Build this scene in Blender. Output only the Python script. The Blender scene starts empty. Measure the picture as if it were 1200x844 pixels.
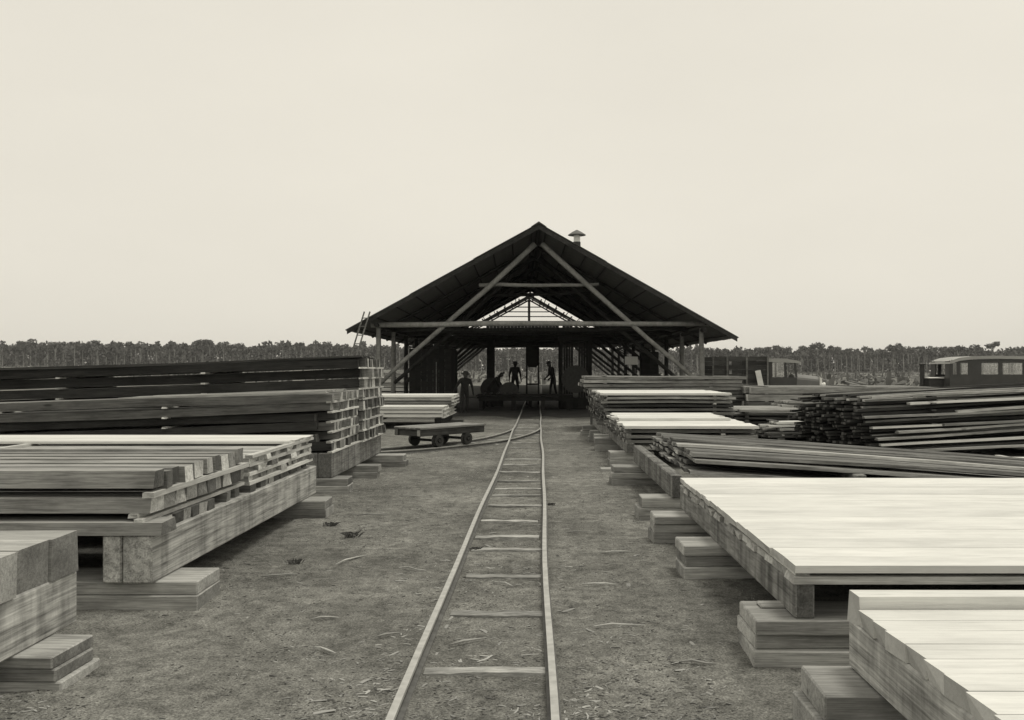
import bpy, math, random
from mathutils import Vector, Matrix, noise
R = math.radians
rnd = random.Random(318)
S = bpy.context.scene
COL = S.collection

# ------------------------------------------------------------------ camera
EYE = 1.75
FPX = 1050.0                       # focal length in pixels of a 1200 px wide frame
cam_d = bpy.data.cameras.new('camera')
cam = bpy.data.objects.new('camera', cam_d); COL.objects.link(cam)
cam.location = (0, 0, EYE); cam.rotation_euler = (R(90), 0, 0)
cam_d.sensor_fit = 'HORIZONTAL'; cam_d.sensor_width = 36.0
cam_d.lens = 36.0 * FPX / 1200.0
cam_d.shift_x = -(631 - 600) / 1200.0
cam_d.shift_y = (434 - 422) / 1200.0
cam_d.clip_start = 0.05; cam_d.clip_end = 6000
S.camera = cam
S.render.resolution_x = 1024; S.render.resolution_y = 720

# ------------------------------------------------------------------ sky and sun: bright even overcast
SUN_EL, SUN_AZ = R(72), R(80)      # azimuth measured from +Y towards +X
w = bpy.data.worlds.new('World'); S.world = w; w.use_nodes = True
nt = w.node_tree; nt.nodes.clear()
def wn(t, **k):
    n = nt.nodes.new(t)
    for a, b in k.items(): setattr(n, a, b)
    return n
sky = wn('ShaderNodeTexSky', sky_type='NISHITA'); sky.sun_disc = False
sky.sun_elevation = SUN_EL; sky.sun_rotation = SUN_AZ
sky.air_density = 1.0; sky.dust_density = 5.0
bw = wn('ShaderNodeRGBToBW'); nt.links.new(sky.outputs[0], bw.inputs[0])
clampn = wn('ShaderNodeMath', operation='MINIMUM'); clampn.inputs[1].default_value = 12
nt.links.new(bw.outputs[0], clampn.inputs[0])
tc = wn('ShaderNodeTexCoord')
mp = wn('ShaderNodeMapping'); mp.inputs['Scale'].default_value = (1.2, 1.2, 3.2)
nt.links.new(tc.outputs['Generated'], mp.inputs[0])
nz = wn('ShaderNodeTexNoise'); nz.inputs['Scale'].default_value = 1.3; nz.inputs['Detail'].default_value = 5
nt.links.new(mp.outputs[0], nz.inputs['Vector'])
mr = wn('ShaderNodeMapRange'); mr.inputs[1].default_value = .3; mr.inputs[2].default_value = .7
mr.inputs[3].default_value = 8.1; mr.inputs[4].default_value = 8.8
nt.links.new(nz.outputs[0], mr.inputs[0])
mixn = wn('ShaderNodeMix'); mixn.data_type = 'FLOAT'; mixn.inputs[0].default_value = .93
nt.links.new(clampn.outputs[0], mixn.inputs[2]); nt.links.new(mr.outputs[0], mixn.inputs[3])
tint = wn('ShaderNodeVectorMath', operation='SCALE'); tint.inputs[0].default_value = (1.0, .95, .83)
nt.links.new(mixn.outputs[0], tint.inputs['Scale'])
bg = wn('ShaderNodeBackground'); bg.inputs['Strength'].default_value = .1
nt.links.new(tint.outputs[0], bg.inputs[0])
wo = wn('ShaderNodeOutputWorld'); nt.links.new(bg.outputs[0], wo.inputs[0])

sd = bpy.data.lights.new('sun', 'SUN'); sd.energy = 1.5; sd.angle = R(16); sd.color = (1, .955, .85)
sun = bpy.data.objects.new('sun', sd); COL.objects.link(sun)
sdir = Vector((math.sin(SUN_AZ) * math.cos(SUN_EL), math.cos(SUN_AZ) * math.cos(SUN_EL), math.sin(SUN_EL)))
sun.rotation_euler = sdir.to_track_quat('Z', 'Y').to_euler(); sun.location = (20, 0, 60)

S.view_settings.view_transform = 'Standard'; S.view_settings.look = 'None'
S.view_settings.exposure = 0.0; S.view_settings.gamma = 1.0; S.view_settings.use_curve_mapping = False

# ------------------------------------------------------------------ materials (a grey print: neutral albedos)
TW = (1.0, 1.005, .965)
def grey(v): return (v * TW[0], v * TW[1], v * TW[2], 1)
def newmat(name):
    m = bpy.data.materials.new(name); m.use_nodes = True
    n = m.node_tree.nodes; n.clear()
    return m, n, m.node_tree.links
def math_(n, l, op, a, b=None, c=None):
    x = n.new('ShaderNodeMath'); x.operation = op
    for i, v in enumerate((a, b, c)):
        if v is None: continue
        if isinstance(v, (int, float)): x.inputs[i].default_value = v
        else: l.new(v, x.inputs[i])
    return x.outputs[0]
def wood(name, v, spread=.35, stain=.35, grain=.35, rough=.85, scale=(.8, 20, 20), endf=.8, bump=.25, ss=(.8, 2.4, 2.4), er=1.1):
    m, n, l = newmat(name)
    t = n.new('ShaderNodeTexCoord'); oi = n.new('ShaderNodeObjectInfo')
    off = n.new('ShaderNodeVectorMath'); off.operation = 'SCALE'; off.inputs[0].default_value = (37, 53, 71)
    l.new(oi.outputs['Random'], off.inputs['Scale'])
    ad = n.new('ShaderNodeVectorMath'); l.new(t.outputs['Object'], ad.inputs[0]); l.new(off.outputs[0], ad.inputs[1])
    mp = n.new('ShaderNodeMapping'); mp.inputs['Scale'].default_value = scale; l.new(ad.outputs[0], mp.inputs[0])
    g = n.new('ShaderNodeTexNoise'); g.inputs['Scale'].default_value = 2.2; g.inputs['Detail'].default_value = 7
    g.inputs['Roughness'].default_value = .68; g.inputs['Distortion'].default_value = .6
    l.new(mp.outputs[0], g.inputs['Vector'])
    s = n.new('ShaderNodeTexNoise'); s.inputs['Scale'].default_value = 1.9; s.inputs['Detail'].default_value = 5
    s.inputs['Roughness'].default_value = .65
    mp2 = n.new('ShaderNodeMapping'); mp2.inputs['Scale'].default_value = ss; l.new(ad.outputs[0], mp2.inputs[0])
    l.new(mp2.outputs[0], s.inputs['Vector'])
    # blotchy end grain toned by endf; dark woods' ends painted as lit
    vt = n.new('ShaderNodeVectorTransform'); vt.vector_type = 'NORMAL'; vt.convert_from = 'WORLD'; vt.convert_to = 'OBJECT'
    ge = n.new('ShaderNodeNewGeometry'); l.new(ge.outputs['Normal'], vt.inputs[0])
    sx = n.new('ShaderNodeSeparateXYZ'); l.new(vt.outputs[0], sx.inputs[0])
    ends = math_(n, l, 'GREATER_THAN', math_(n, l, 'ABSOLUTE', sx.outputs[0]), .8)
    mp3 = n.new('ShaderNodeMapping'); mp3.inputs['Scale'].default_value = (scale[0] * 2.2, scale[1] * 4, scale[2] * 4); l.new(ad.outputs[0], mp3.inputs[0])
    g2 = n.new('ShaderNodeTexNoise'); g2.inputs['Scale'].default_value = 2.4; g2.inputs['Detail'].default_value = 4; l.new(mp3.outputs[0], g2.inputs['Vector'])
    gs = n.new('ShaderNodeMapRange'); gs.interpolation_type = 'SMOOTHSTEP'; gs.inputs[1].default_value = .34; gs.inputs[2].default_value = .64
    l.new(g.outputs[0], gs.inputs[0])
    fg = math_(n, l, 'MULTIPLY_ADD', math_(n, l, 'SUBTRACT', gs.outputs[0], .55), grain * .85, 1.0)
    fg = math_(n, l, 'MULTIPLY_ADD', math_(n, l, 'SUBTRACT', g2.outputs[0], .5), grain * 2.2, fg)
    mp4 = n.new('ShaderNodeMapping'); mp4.inputs['Scale'].default_value = (.9, 3.2, 3.2); l.new(ad.outputs[0], mp4.inputs[0])
    vo = n.new('ShaderNodeTexVoronoi'); vo.inputs['Scale'].default_value = 1.5; l.new(mp4.outputs[0], vo.inputs['Vector'])
    kn = n.new('ShaderNodeMapRange'); kn.inputs[1].default_value = .05; kn.inputs[2].default_value = .11; kn.inputs[3].default_value = 1 - grain; kn.inputs[4].default_value = 1.0
    l.new(vo.outputs['Distance'], kn.inputs[0]); fg = math_(n, l, 'MULTIPLY', fg, kn.outputs[0])
    fs = n.new('ShaderNodeMapRange'); fs.inputs[1].default_value = .42; fs.inputs[2].default_value = .68
    fs.inputs[3].default_value = 1.0; fs.inputs[4].default_value = 1.0 - stain; l.new(s.outputs[0], fs.inputs[0])
    fr = math_(n, l, 'MULTIPLY_ADD', oi.outputs['Random'], spread, 1.0 - spread * .5)
    hs = math_(n, l, 'FRACT', math_(n, l, 'MULTIPLY', oi.outputs['Random'], 91.7))
    ef = math_(n, l, 'MULTIPLY_ADD', math_(n, l, 'MULTIPLY', hs, hs), er, 1.0 - er * .4)
    fe = math_(n, l, 'ADD', math_(n, l, 'MULTIPLY', ends, math_(n, l, 'SUBTRACT', math_(n, l, 'MULTIPLY', ef, endf), 1.0)), 1.0)
    f = math_(n, l, 'MULTIPLY', math_(n, l, 'MULTIPLY', fg, fs.outputs[0]), math_(n, l, 'MULTIPLY', fr, fe))
    f = math_(n, l, 'MULTIPLY', f, v)
    f = math_(n, l, 'MINIMUM', math_(n, l, 'MAXIMUM', f, v * .25), .82)
    cs = n.new('ShaderNodeVectorMath'); cs.operation = 'SCALE'; cs.inputs[0].default_value = TW
    l.new(f, cs.inputs['Scale'])
    b = n.new('ShaderNodeBsdfPrincipled'); b.inputs['Roughness'].default_value = rough
    b.inputs['Specular IOR Level'].default_value = .2
    l.new(cs.outputs[0], b.inputs['Base Color'])
    bp = n.new('ShaderNodeBump'); bp.inputs['Strength'].default_value = bump; bp.inputs['Distance'].default_value = .012
    l.new(g.outputs[0], bp.inputs['Height']); l.new(bp.outputs[0], b.inputs['Normal'])
    o = n.new('ShaderNodeOutputMaterial'); l.new(b.outputs[0], o.inputs[0])
    return m
def plain(name, v, rough=.7, metal=0, var=.3, scale=6, bump=.15):
    m, n, l = newmat(name)
    t = n.new('ShaderNodeTexCoord')
    g = n.new('ShaderNodeTexNoise'); g.inputs['Scale'].default_value = scale; g.inputs['Detail'].default_value = 6
    l.new(t.outputs['Object'], g.inputs['Vector'])
    f = math_(n, l, 'MULTIPLY', math_(n, l, 'MULTIPLY_ADD', math_(n, l, 'SUBTRACT', g.outputs[0], .5), var * 3, 1.0), v)
    cs = n.new('ShaderNodeVectorMath'); cs.operation = 'SCALE'; cs.inputs[0].default_value = TW
    l.new(f, cs.inputs['Scale'])
    b = n.new('ShaderNodeBsdfPrincipled'); b.inputs['Roughness'].default_value = rough; b.inputs['Metallic'].default_value = metal
    b.inputs['Specular IOR Level'].default_value = .3
    l.new(cs.outputs[0], b.inputs['Base Color'])
    bp = n.new('ShaderNodeBump'); bp.inputs['Strength'].default_value = bump; bp.inputs['Distance'].default_value = .02
    l.new(g.outputs[0], bp.inputs['Height']); l.new(bp.outputs[0], b.inputs['Normal'])
    o = n.new('ShaderNodeOutputMaterial'); l.new(b.outputs[0], o.inputs[0])
    return m
M = dict(
    white=wood('fresh_white_wood', .70, .14, .16, .12, endf=.75, er=.35),
    pale=wood('pale_wood', .43, .5, .4, .45, endf=.95),
    mid=wood('sawn_wood', .29, .6, .45, .55, endf=1.3, er=1.7),
    grey=wood('weathered_wood', .16, .6, .45, .55, endf=1.8, er=1.5),
    dark=wood('dark_weathered_wood', .062, .8, .5, .5, endf=4.2),
    wet=wood('black_weathered_wood', .04, .8, .5, .5, endf=3.0),
    sill=wood('sill_beam_wood', .40, .3, .5, .7, scale=(.5, 9, 9), endf=.9, bump=.35, ss=(3.2, .7, .7)),
    sillr=wood('rough_sill_wood', .25, .3, .6, .6, scale=(.9, 9, 9), endf=.9, bump=.5, ss=(4.5, .6, .6)),
    block=wood('block_wood', .36, .6, .45, .5, endf=1.0),
    slab=wood('rough_slab_wood', .22, 1.0, .5, .7, endf=.3, bump=.6),
    sticker=wood('sticker_wood', .6, .4, .3, .3, endf=1.0),
    tie=wood('half_buried_tie_wood', .36, .5, .6, .6, scale=(2, 14, 14), endf=1.0, bump=.5),
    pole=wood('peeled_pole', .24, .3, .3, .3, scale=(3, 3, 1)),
    inner=wood('smoky_timber', .04, .4, .4, .4, scale=(3, 3, 1)),  # shade under the roof put into the timber colour
    oily=wood('oily_timber', .028, .4, .4, .4),  # shade inside the shed put into the colour; some outdoor parts share it
    bark=wood('bark', .09, .3, .4, .6, bump=.8),
    sheet=plain('roof_sheet_metal', .12, .6, 0, .3, 3),
    iron=plain('dark_iron', .05, .55, .4, .3, 9),
    rail=plain('worn_rail_steel', .46, .5, .35, .3, 12),
    rust=plain('rusty_rail_side', .13, .8, .1, .4, 14),
    galv=plain('galvanised_metal', .72, .45, .2, .12, 5),
    paint=plain('dull_truck_paint', .06, .4, 0, .2, 3, .03),
    hoodp=plain('dusty_hood_paint', .16, .4, 0, .15, 3, .03),
    paint2=plain('light_roof_cloth', .36, .7, 0, .15, 3, .05),
    tyre=plain('tyre_rubber', .03, .8, 0, .2, 12),
    cloth=plain('work_cloth', .03, .95, 0, .3, 14),
    skin=plain('skin', .10, .6, 0, .1, 10),
    straw=plain('straw_hat', .06, .9, 0, .2, 20),
    chip=plain('chip_wood', .30, .9, 0, .8, 1.7),
    clod=plain('dark_clod', .08, .95, 0, .3, 20),
    floor=plain('bark_and_oily_sawdust', .06, .95, 0, .5, 1.2, .4),  # dark tone standing for the shade under the shed roof
    weed=plain('dry_weed', .11, .95, 0, .4, 9),
    stump=plain('stump_bark', .13, .95, 0, .8, .35),
    trunk=plain('pale_trunk', .30, .9, 0, .5, .3),
)
def glass_mat():
    m, n, l = newmat('window_glass')
    b = n.new('ShaderNodeBsdfGlossy'); b.inputs['Roughness'].default_value = .08; b.inputs['Color'].default_value = grey(.8)
    tr = n.new('ShaderNodeBsdfTransparent'); mx = n.new('ShaderNodeMixShader'); mx.inputs[0].default_value = .12
    l.new(tr.outputs[0], mx.inputs[1]); l.new(b.outputs[0], mx.inputs[2])
    o = n.new('ShaderNodeOutputMaterial'); l.new(mx.outputs[0], o.inputs[0]); return m
M['glass'] = glass_mat()
def leaf_mat(name, v):
    m, n, l = newmat(name)
    t = n.new('ShaderNodeTexCoord')
    g = n.new('ShaderNodeTexNoise'); g.inputs['Scale'].default_value = .11; g.inputs['Detail'].default_value = 3
    l.new(t.outputs['Object'], g.inputs['Vector'])
    g2 = n.new('ShaderNodeTexNoise'); g2.inputs['Scale'].default_value = 1.6; l.new(t.outputs['Object'], g2.inputs['Vector'])
    f = math_(n, l, 'MULTIPLY', math_(n, l, 'MULTIPLY_ADD', math_(n, l, 'SUBTRACT', g.outputs[0], .5), 1.6, 1.0),
              math_(n, l, 'MULTIPLY_ADD', math_(n, l, 'SUBTRACT', g2.outputs[0], .5), 1.4, 1.0))
    f = math_(n, l, 'MULTIPLY', f, v)
    cs = n.new('ShaderNodeVectorMath'); cs.operation = 'SCALE'; cs.inputs[0].default_value = TW; l.new(f, cs.inputs['Scale'])
    b = n.new('ShaderNodeBsdfPrincipled'); b.inputs['Roughness'].default_value = .8; b.inputs['Specular IOR Level'].default_value = .15
    l.new(cs.outputs[0], b.inputs['Base Color'])
    o = n.new('ShaderNodeOutputMaterial'); l.new(b.outputs[0], o.inputs[0]); return m
M['leaf'] = leaf_mat('foliage', .12)
def ground_mat():
    m, n, l = newmat('sandy_dirt')
    t = n.new('ShaderNodeTexCoord')
    def nzz(sc, de, ro=.6, vec=None):
        g = n.new('ShaderNodeTexNoise'); g.inputs['Scale'].default_value = sc; g.inputs['Detail'].default_value = de
        g.inputs['Roughness'].default_value = ro; l.new(vec or t.outputs['Object'], g.inputs['Vector']); return g.outputs[0]
    a = nzz(.55, 7, .7); b_ = nzz(6.5, 9, .78); c = nzz(75, 4, .7)
    mp = n.new('ShaderNodeMapping'); mp.inputs['Scale'].default_value = (3.5, 1.0, 1); l.new(t.outputs['Object'], mp.inputs[0])
    st = nzz(1.1, 4, .6, mp.outputs[0])
    f = math_(n, l, 'MULTIPLY_ADD', math_(n, l, 'SUBTRACT', a, .5), 2.4, 1.0)
    f = math_(n, l, 'MULTIPLY', f, math_(n, l, 'MULTIPLY_ADD', math_(n, l, 'SUBTRACT', b_, .5), 3.0, 1.0))
    f = math_(n, l, 'MULTIPLY', f, math_(n, l, 'MULTIPLY_ADD', math_(n, l, 'SUBTRACT', c, .5), 3.4, 1.0))
    f = math_(n, l, 'MULTIPLY', f, math_(n, l, 'MULTIPLY_ADD', math_(n, l, 'SUBTRACT', st, .5), .5, 1.0))
    f = math_(n, l, 'MAXIMUM', math_(n, l, 'MULTIPLY', f, .16), .03)
    cs = n.new('ShaderNodeVectorMath'); cs.operation = 'SCALE'; cs.inputs[0].default_value = (1, 1.0, .93); l.new(f, cs.inputs['Scale'])
    b = n.new('ShaderNodeBsdfPrincipled'); b.inputs['Roughness'].default_value = .95; b.inputs['Specular IOR Level'].default_value = .1
    l.new(cs.outputs[0], b.inputs['Base Color'])
    hh = math_(n, l, 'ADD', math_(n, l, 'MULTIPLY', b_, .7), math_(n, l, 'MULTIPLY', c, .3))
    bp = n.new('ShaderNodeBump'); bp.inputs['Strength'].default_value = .55; bp.inputs['Distance'].default_value = .03
    l.new(hh, bp.inputs['Height']); l.new(bp.outputs[0], b.inputs['Normal'])
    o = n.new('ShaderNodeOutputMaterial'); l.new(b.outputs[0], o.inputs[0]); return m
M['ground'] = ground_mat()

# ------------------------------------------------------------------ mesh helpers
def link(name, me, parent=None, loc=None, rot=None, scl=None):
    o = bpy.data.objects.new(name, me); COL.objects.link(o)
    if parent: o.parent = parent
    if loc: o.location = loc
    if rot: o.rotation_euler = rot
    if scl: o.scale = scl
    return o
def tag(o, label, cat, group=None):
    o['label'] = label; o['category'] = cat
    if group: o['group'] = group
    return o
def thing(name, label, cat, loc=(0, 0, 0), rz=0, group=None):
    o = link(name, None, loc=loc, rot=(0, 0, rz)); o.empty_display_size = .2
    return tag(o, label, cat, group)
class MB:
    def __init__(s): s.v = []; s.f = []; s.mi = []
    def add(s, v, f, mi=0):
        b = len(s.v); s.v += [tuple(p) for p in v]; s.f += [tuple(i + b for i in q) for q in f]; s.mi += [mi] * len(f); return s
    def box(s, x0, x1, y0, y1, z0, z1, mi=0, c=0):
        if c <= 0:
            v = [(x, y, z) for z in (z0, z1) for y in (y0, y1) for x in (x0, x1)]
            return s.add(v, [(0, 2, 3, 1), (4, 5, 7, 6), (0, 1, 5, 4), (2, 6, 7, 3), (0, 4, 6, 2), (1, 3, 7, 5)], mi)
        import bmesh
        bm = bmesh.new(); bmesh.ops.create_cube(bm, size=1)
        for q in bm.verts: q.co = ((x0 + x1) / 2 + q.co.x * (x1 - x0), (y0 + y1) / 2 + q.co.y * (y1 - y0), (z0 + z1) / 2 + q.co.z * (z1 - z0))
        bmesh.ops.bevel(bm, geom=bm.edges[:], offset=c, segments=1, affect='EDGES')
        bm.verts.index_update()
        s.add([q.co[:] for q in bm.verts], [[q.index for q in f.verts] for f in bm.faces], mi); bm.free(); return s
    def tube(s, pts, rad, n=8, mi=0, cap=True):
        pts = [Vector(p) for p in pts]; rr = rad if isinstance(rad, (list, tuple)) else [rad] * len(pts)
        b = len(s.v); up = None
        for i, p in enumerate(pts):
            d = (pts[min(i + 1, len(pts) - 1)] - pts[max(i - 1, 0)]).normalized()
            if up is None or abs(up.dot(d)) > .95: up = Vector((0, 0, 1)) if abs(d.z) < .9 else Vector((1, 0, 0))
            a = d.cross(up).normalized(); c = a.cross(d)
            for k in range(n):
                th = 2 * math.pi * k / n
                s.v.append(tuple(p + (a * math.cos(th) + c * math.sin(th)) * rr[i]))
        for i in range(len(pts) - 1):
            for k in range(n):
                s.f.append((b + i * n + k, b + i * n + (k + 1) % n, b + (i + 1) * n + (k + 1) % n, b + (i + 1) * n + k)); s.mi.append(mi)
        if cap:
            s.f.append(tuple(b + k for k in range(n))[::-1]); s.mi.append(mi)
            s.f.append(tuple(b + (len(pts) - 1) * n + k for k in range(n))); s.mi.append(mi)
        return s
    def lathe(s, prof, c, axis='z', n=16, mi=0):
        b = len(s.v)
        for r, h in prof:
            for k in range(n):
                th = 2 * math.pi * k / n; x, y = r * math.cos(th), r * math.sin(th)
                p = {'z': (x, y, h), 'y': (x, h, y), 'x': (h, x, y)}[axis]
                s.v.append((p[0] + c[0], p[1] + c[1], p[2] + c[2]))
        for i in range(len(prof) - 1):
            for k in range(n):
                s.f.append((b + i * n + k, b + i * n + (k + 1) % n, b + (i + 1) * n + (k + 1) % n, b + (i + 1) * n + k)); s.mi.append(mi)
        s.f.append(tuple(b + k for k in range(n))[::-1]); s.mi.append(mi)
        s.f.append(tuple(b + (len(prof) - 1) * n + k for k in range(n))); s.mi.append(mi)
        return s
    def prism(s, poly, y0, y1, mi=0):          # poly in (x, z), extruded along y
        n = len(poly)
        v = [(x, y0, z) for x, z in poly] + [(x, y1, z) for x, z in poly]
        f = [tuple(range(n)), tuple(range(2 * n - 1, n - 1, -1))] + [(i, n + i, n + (i + 1) % n, (i + 1) % n) for i in range(n)]
        return s.add(v, f, mi)
    def mesh(s, name, mats, smooth=False, fix=True):
        me = bpy.data.meshes.new(name); me.from_pydata(s.v, [], s.f)
        for m in (mats if isinstance(mats, (list, tuple)) else [mats]): me.materials.append(m)
        if len(set(s.mi)) > 1: me.polygons.foreach_set('material_index', s.mi)
        if fix:
            import bmesh
            bm = bmesh.new(); bm.from_mesh(me); bmesh.ops.recalc_face_normals(bm, faces=bm.faces[:]); bm.to_mesh(me); bm.free()
        if smooth: me.polygons.foreach_set('use_smooth', [True] * len(me.polygons))
        me.update(); return me
    def obj(s, name, mats, parent=None, smooth=False, **k):
        return link(name, s.mesh(name, mats, smooth), parent, **k)

PL = {}
def plank_mesh(L, W, T, mat, kind='flat', variants=3):
    """a sawn board: x from 0 to L, y centred, z from 0 to T; slightly bowed and rough at its ends"""
    key = (round(L, 2), round(W, 3), round(T, 3), mat, kind)
    if key not in PL:
        out = []
        for q in range(variants):
            r = random.Random(str(key) + str(q)); n = 5; mb = MB(); v = []
            ph, am = r.uniform(0, 6), {'flat': .004, 'rough': .012, 'droop': .012, 'slab': .02}.get(kind, .004)
            for i in range(n + 1):
                t = i / n; x = L * t
                dy = am * math.sin(ph + t * 5) * 1.2
                dz = 0
                if kind == 'droop': dz = -.058 * L * t - .010 * t * t * L + .010 * math.sin(ph + t * 4) - .010 * math.sin(ph)
                if kind in ('rough', 'slab'): dz = .006 * math.sin(ph * 2 + t * 6) * L * .4
                ww = W * (1 + r.uniform(-1, 1) * (.006 if kind == 'flat' else .04 if kind != 'slab' else .14))
                for sy, sz in ((-1, 0), (1, 0), (1, 1), (-1, 1)):
                    inset = r.uniform(.05, .3) * W if kind == 'slab' and sz == 1 else (r.uniform(0, .08) * W if kind in ('rough', 'droop') and sz else 0)
                    xe = r.uniform(-.012, .012) if i in (0, n) else 0
                    v.append((x + xe, dy + sy * (ww / 2 - inset), dz + sz * T * (1 + r.uniform(-.03, 0))))
            f = [(0, 1, 2, 3), (n * 4 + 3, n * 4 + 2, n * 4 + 1, n * 4)]
            for i in range(n):
                for k in range(4): f.append((i * 4 + k, i * 4 + (k + 1) % 4, i * 4 + 4 + (k + 1) % 4, i * 4 + 4 + k))
            mb.add(v, f); out.append(mb.mesh('plank', M[mat]))
        PL[key] = out
    return PL[key]
BX = {}
def block_mesh(L, W, T, mat, c=.008, name='block'):
    """a squared timber with eased edges: x from 0 to L, y centred, z from 0 to T"""
    key = (round(L, 2), round(W, 3), round(T, 3), mat)
    if key not in BX:
        BX[key] = MB().box(0, L, -W / 2, W / 2, 0, T, c=c).mesh(name, M[mat])
    return BX[key]

# ------------------------------------------------------------------ ground: one sheet to the horizon
RAIL_L, RAIL_R = -.70, .075
def hill(x, y):
    if y < 180: return 0
    t = min(1, (y - 180) / 330); t = t * t * (3 - 2 * t)
    side = min(1, max(0, (-x + 10) / 190))
    return 3.6 * t * side
def gz(x, y):
    d = math.hypot(x, y - 8)
    k = max(0, 1 - d / 45)
    z = 0
    if k > 0:
        z = k * (.022 * noise.noise((x * 1.3, y * 1.3, 0)) + .012 * noise.noise((x * 5, y * 5, 3)) + .007 * noise.noise((x * 14, y * 14, 7))) - .004
        if RAIL_L < x < RAIL_R: z = z * .6 - .006
        for rx in (RAIL_L, RAIL_R):
            e = abs(x - rx)
            if e < .3 and y < 30: z += .006 * math.exp(-(e / .13) ** 2) * (1 + .8 * noise.noise((x * 3, y * 2.2, 9)))
    return z + hill(x, y)
def axis(lo, hi, step, far):
    a = []; x = lo
    while x < hi - 1e-6: a.append(x); x += step
    a.append(hi); s = step
    while a[-1] < far: s *= 1.17; a.append(a[-1] + s)
    s = step; neg = []; x = lo
    while x > -far if lo < 0 or far > 0 else False:
        s *= 1.17; x -= s; neg.append(x)
    return neg[::-1] + a
gx = axis(-3.4, 2.6, .05, 2600)
gy = [v for v in axis(3.6, 15.0, .05, 2600) if v > -400]
vv = [(x, y, gz(x, y)) for y in gy for x in gx]
nxg = len(gx)
ff = [(j * nxg + i, j * nxg + i + 1, (j + 1) * nxg + i + 1, (j + 1) * nxg + i) for j in range(len(gy) - 1) for i in range(nxg - 1)]
gm = bpy.data.meshes.new('ground'); gm.from_pydata(vv, [], ff); gm.materials.append(M['ground'])
gm.polygons.foreach_set('use_smooth', [True] * len(ff)); gm.update()
go = link('ground', gm); go['kind'] = 'structure'

# ------------------------------------------------------------------ railway
def rail_mesh(pts, name='rail'):
    prof = [(-.035, 0), (.035, 0), (.035, .012), (.008, .02), (.008, .058), (.02, .064), (.02, .085), (-.02, .085), (-.02, .064), (-.008, .058), (-.008, .02), (-.035, .012)]
    n = len(prof); mb = MB(); v = []; P = [Vector(p) for p in pts]
    for i, p in enumerate(P):
        d = (P[min(i + 1, len(P) - 1)] - P[max(i - 1, 0)]); d.z = 0; d.normalize(); a = Vector((d.y, -d.x, 0))
        for px, pz in prof: v.append(tuple(p + a * px + Vector((0, 0, pz))))
    f = [tuple(range(n))[::-1], tuple((len(P) - 1) * n + k for k in range(n))]
    for i in range(len(P) - 1):
        for k in range(n): f.append((i * n + k, i * n + (k + 1) % n, (i + 1) * n + (k + 1) % n, (i + 1) * n + k))
    mb.add(v, f); mb.mi = [1, 1] + [0 if 5 <= k % n <= 7 else 1 for k in range(n * (len(P) - 1))]
    return mb.mesh(name, [M['rail'], M['rust']])
def tie_mesh(L, W, T, q):
    r = random.Random(q); mb = MB(); v = []
    for i in range(6):
        x = -L / 2 + L * i / 5; wv = W * r.uniform(.88, 1.08); dy = r.uniform(-.012, .012)
        for sy, sz in ((-1, 0), (1, 0), (.86, 1), (-.86, 1)):
            v.append((x, dy + sy * wv / 2, T * (sz - 1) + sz * r.uniform(-.006, .006)))
    f = [(0, 1, 2, 3), (23, 22, 21, 20)]
    for i in range(5):
        for k in range(4): f.append((i * 4 + k, i * 4 + (k + 1) % 4, i * 4 + 4 + (k + 1) % 4, i * 4 + 4 + k))
    return mb.add(v, f).mesh('tie', M['tie'])
track = thing('railway_track', 'narrow straight railway track of worn light rails running into the shed', 'railway', (-.31, 3, 0))
def wob(x0, seed):
    r = random.Random(seed); out = []; y = 3.0
    while y < 60:
        out.append((x0 + .31 + .008 * math.sin(y * .9 + seed) + .012 * math.sin(y * .37 + seed * 2), y - 3, -.002 + .003 * math.sin(y * .9 + seed)))
        y += .8 if y < 30 else 3
    return out
link('rail', rail_mesh(wob(RAIL_L, 1)), track); link('rail', rail_mesh(wob(RAIL_R, 4)), track)
ties = [tie_mesh(.92, .17, .14, q) for q in range(4)]
ty = [5.2, 6.42, 7.6, 8.72, 9.35, 10.35, 11.55, 12.5, 13.2, 14.1, 15.3, 16.6, 17.6, 18.9, 20.2, 21.6, 23, 24.4, 25.8, 27.3, 28.9, 30.4, 32]
for i, y in enumerate(ty):
    link('tie', ties[i % 4], track, (0.0 + rnd.uniform(-.03, .03), y - 3, (.012 if y < 16.5 else .001) + rnd.uniform(-.005, .005)), (rnd.uniform(-.02, .02), rnd.uniform(-.012, .012), rnd.uniform(-.05, .05)), (rnd.uniform(.7, .84), rnd.uniform(.55, .85), 1))
# siding that leaves to the left
sid = thing('siding_track', 'siding of two rails curving off to the left under the cart', 'railway', (-2.2, 20.15, 0))
cl = [(-.31, 27.5), (-.36, 25.6), (-.66, 23.6), (-1.2, 21.75), (-2.2, 20.15), (-3.0, 19.25), (-4.2, 18.45), (-6, 17.75), (-9, 17.45), (-14, 17.4)]
def spline(c, n=5):
    out = []
    for i in range(len(c) - 1):
        p0, p1, p2, p3 = [Vector((*c[max(0, min(len(c) - 1, i + k))], 0)) for k in (-1, 0, 1, 2)]
        for j in range(n):
            t = j / n
            out.append(.5 * ((2 * p1) + (p2 - p0) * t + (2 * p0 - 5 * p1 + 4 * p2 - p3) * t * t + (3 * p1 - p0 - 3 * p2 + p3) * t ** 3))
    out.append(Vector((*c[-1], 0))); return out
sc = spline(cl)
for sgn in (-1, 1):
    pts = []
    for i, p in enumerate(sc):
        d = (sc[min(i + 1, len(sc) - 1)] - sc[max(i - 1, 0)]).normalized(); a = Vector((d.y, -d.x, 0))
        q = p + a * sgn * .385 - Vector((-2.2, 20.15, 0))
        pts.append((q.x, q.y, -.012))
    link('rail', rail_mesh(pts), sid)
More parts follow.
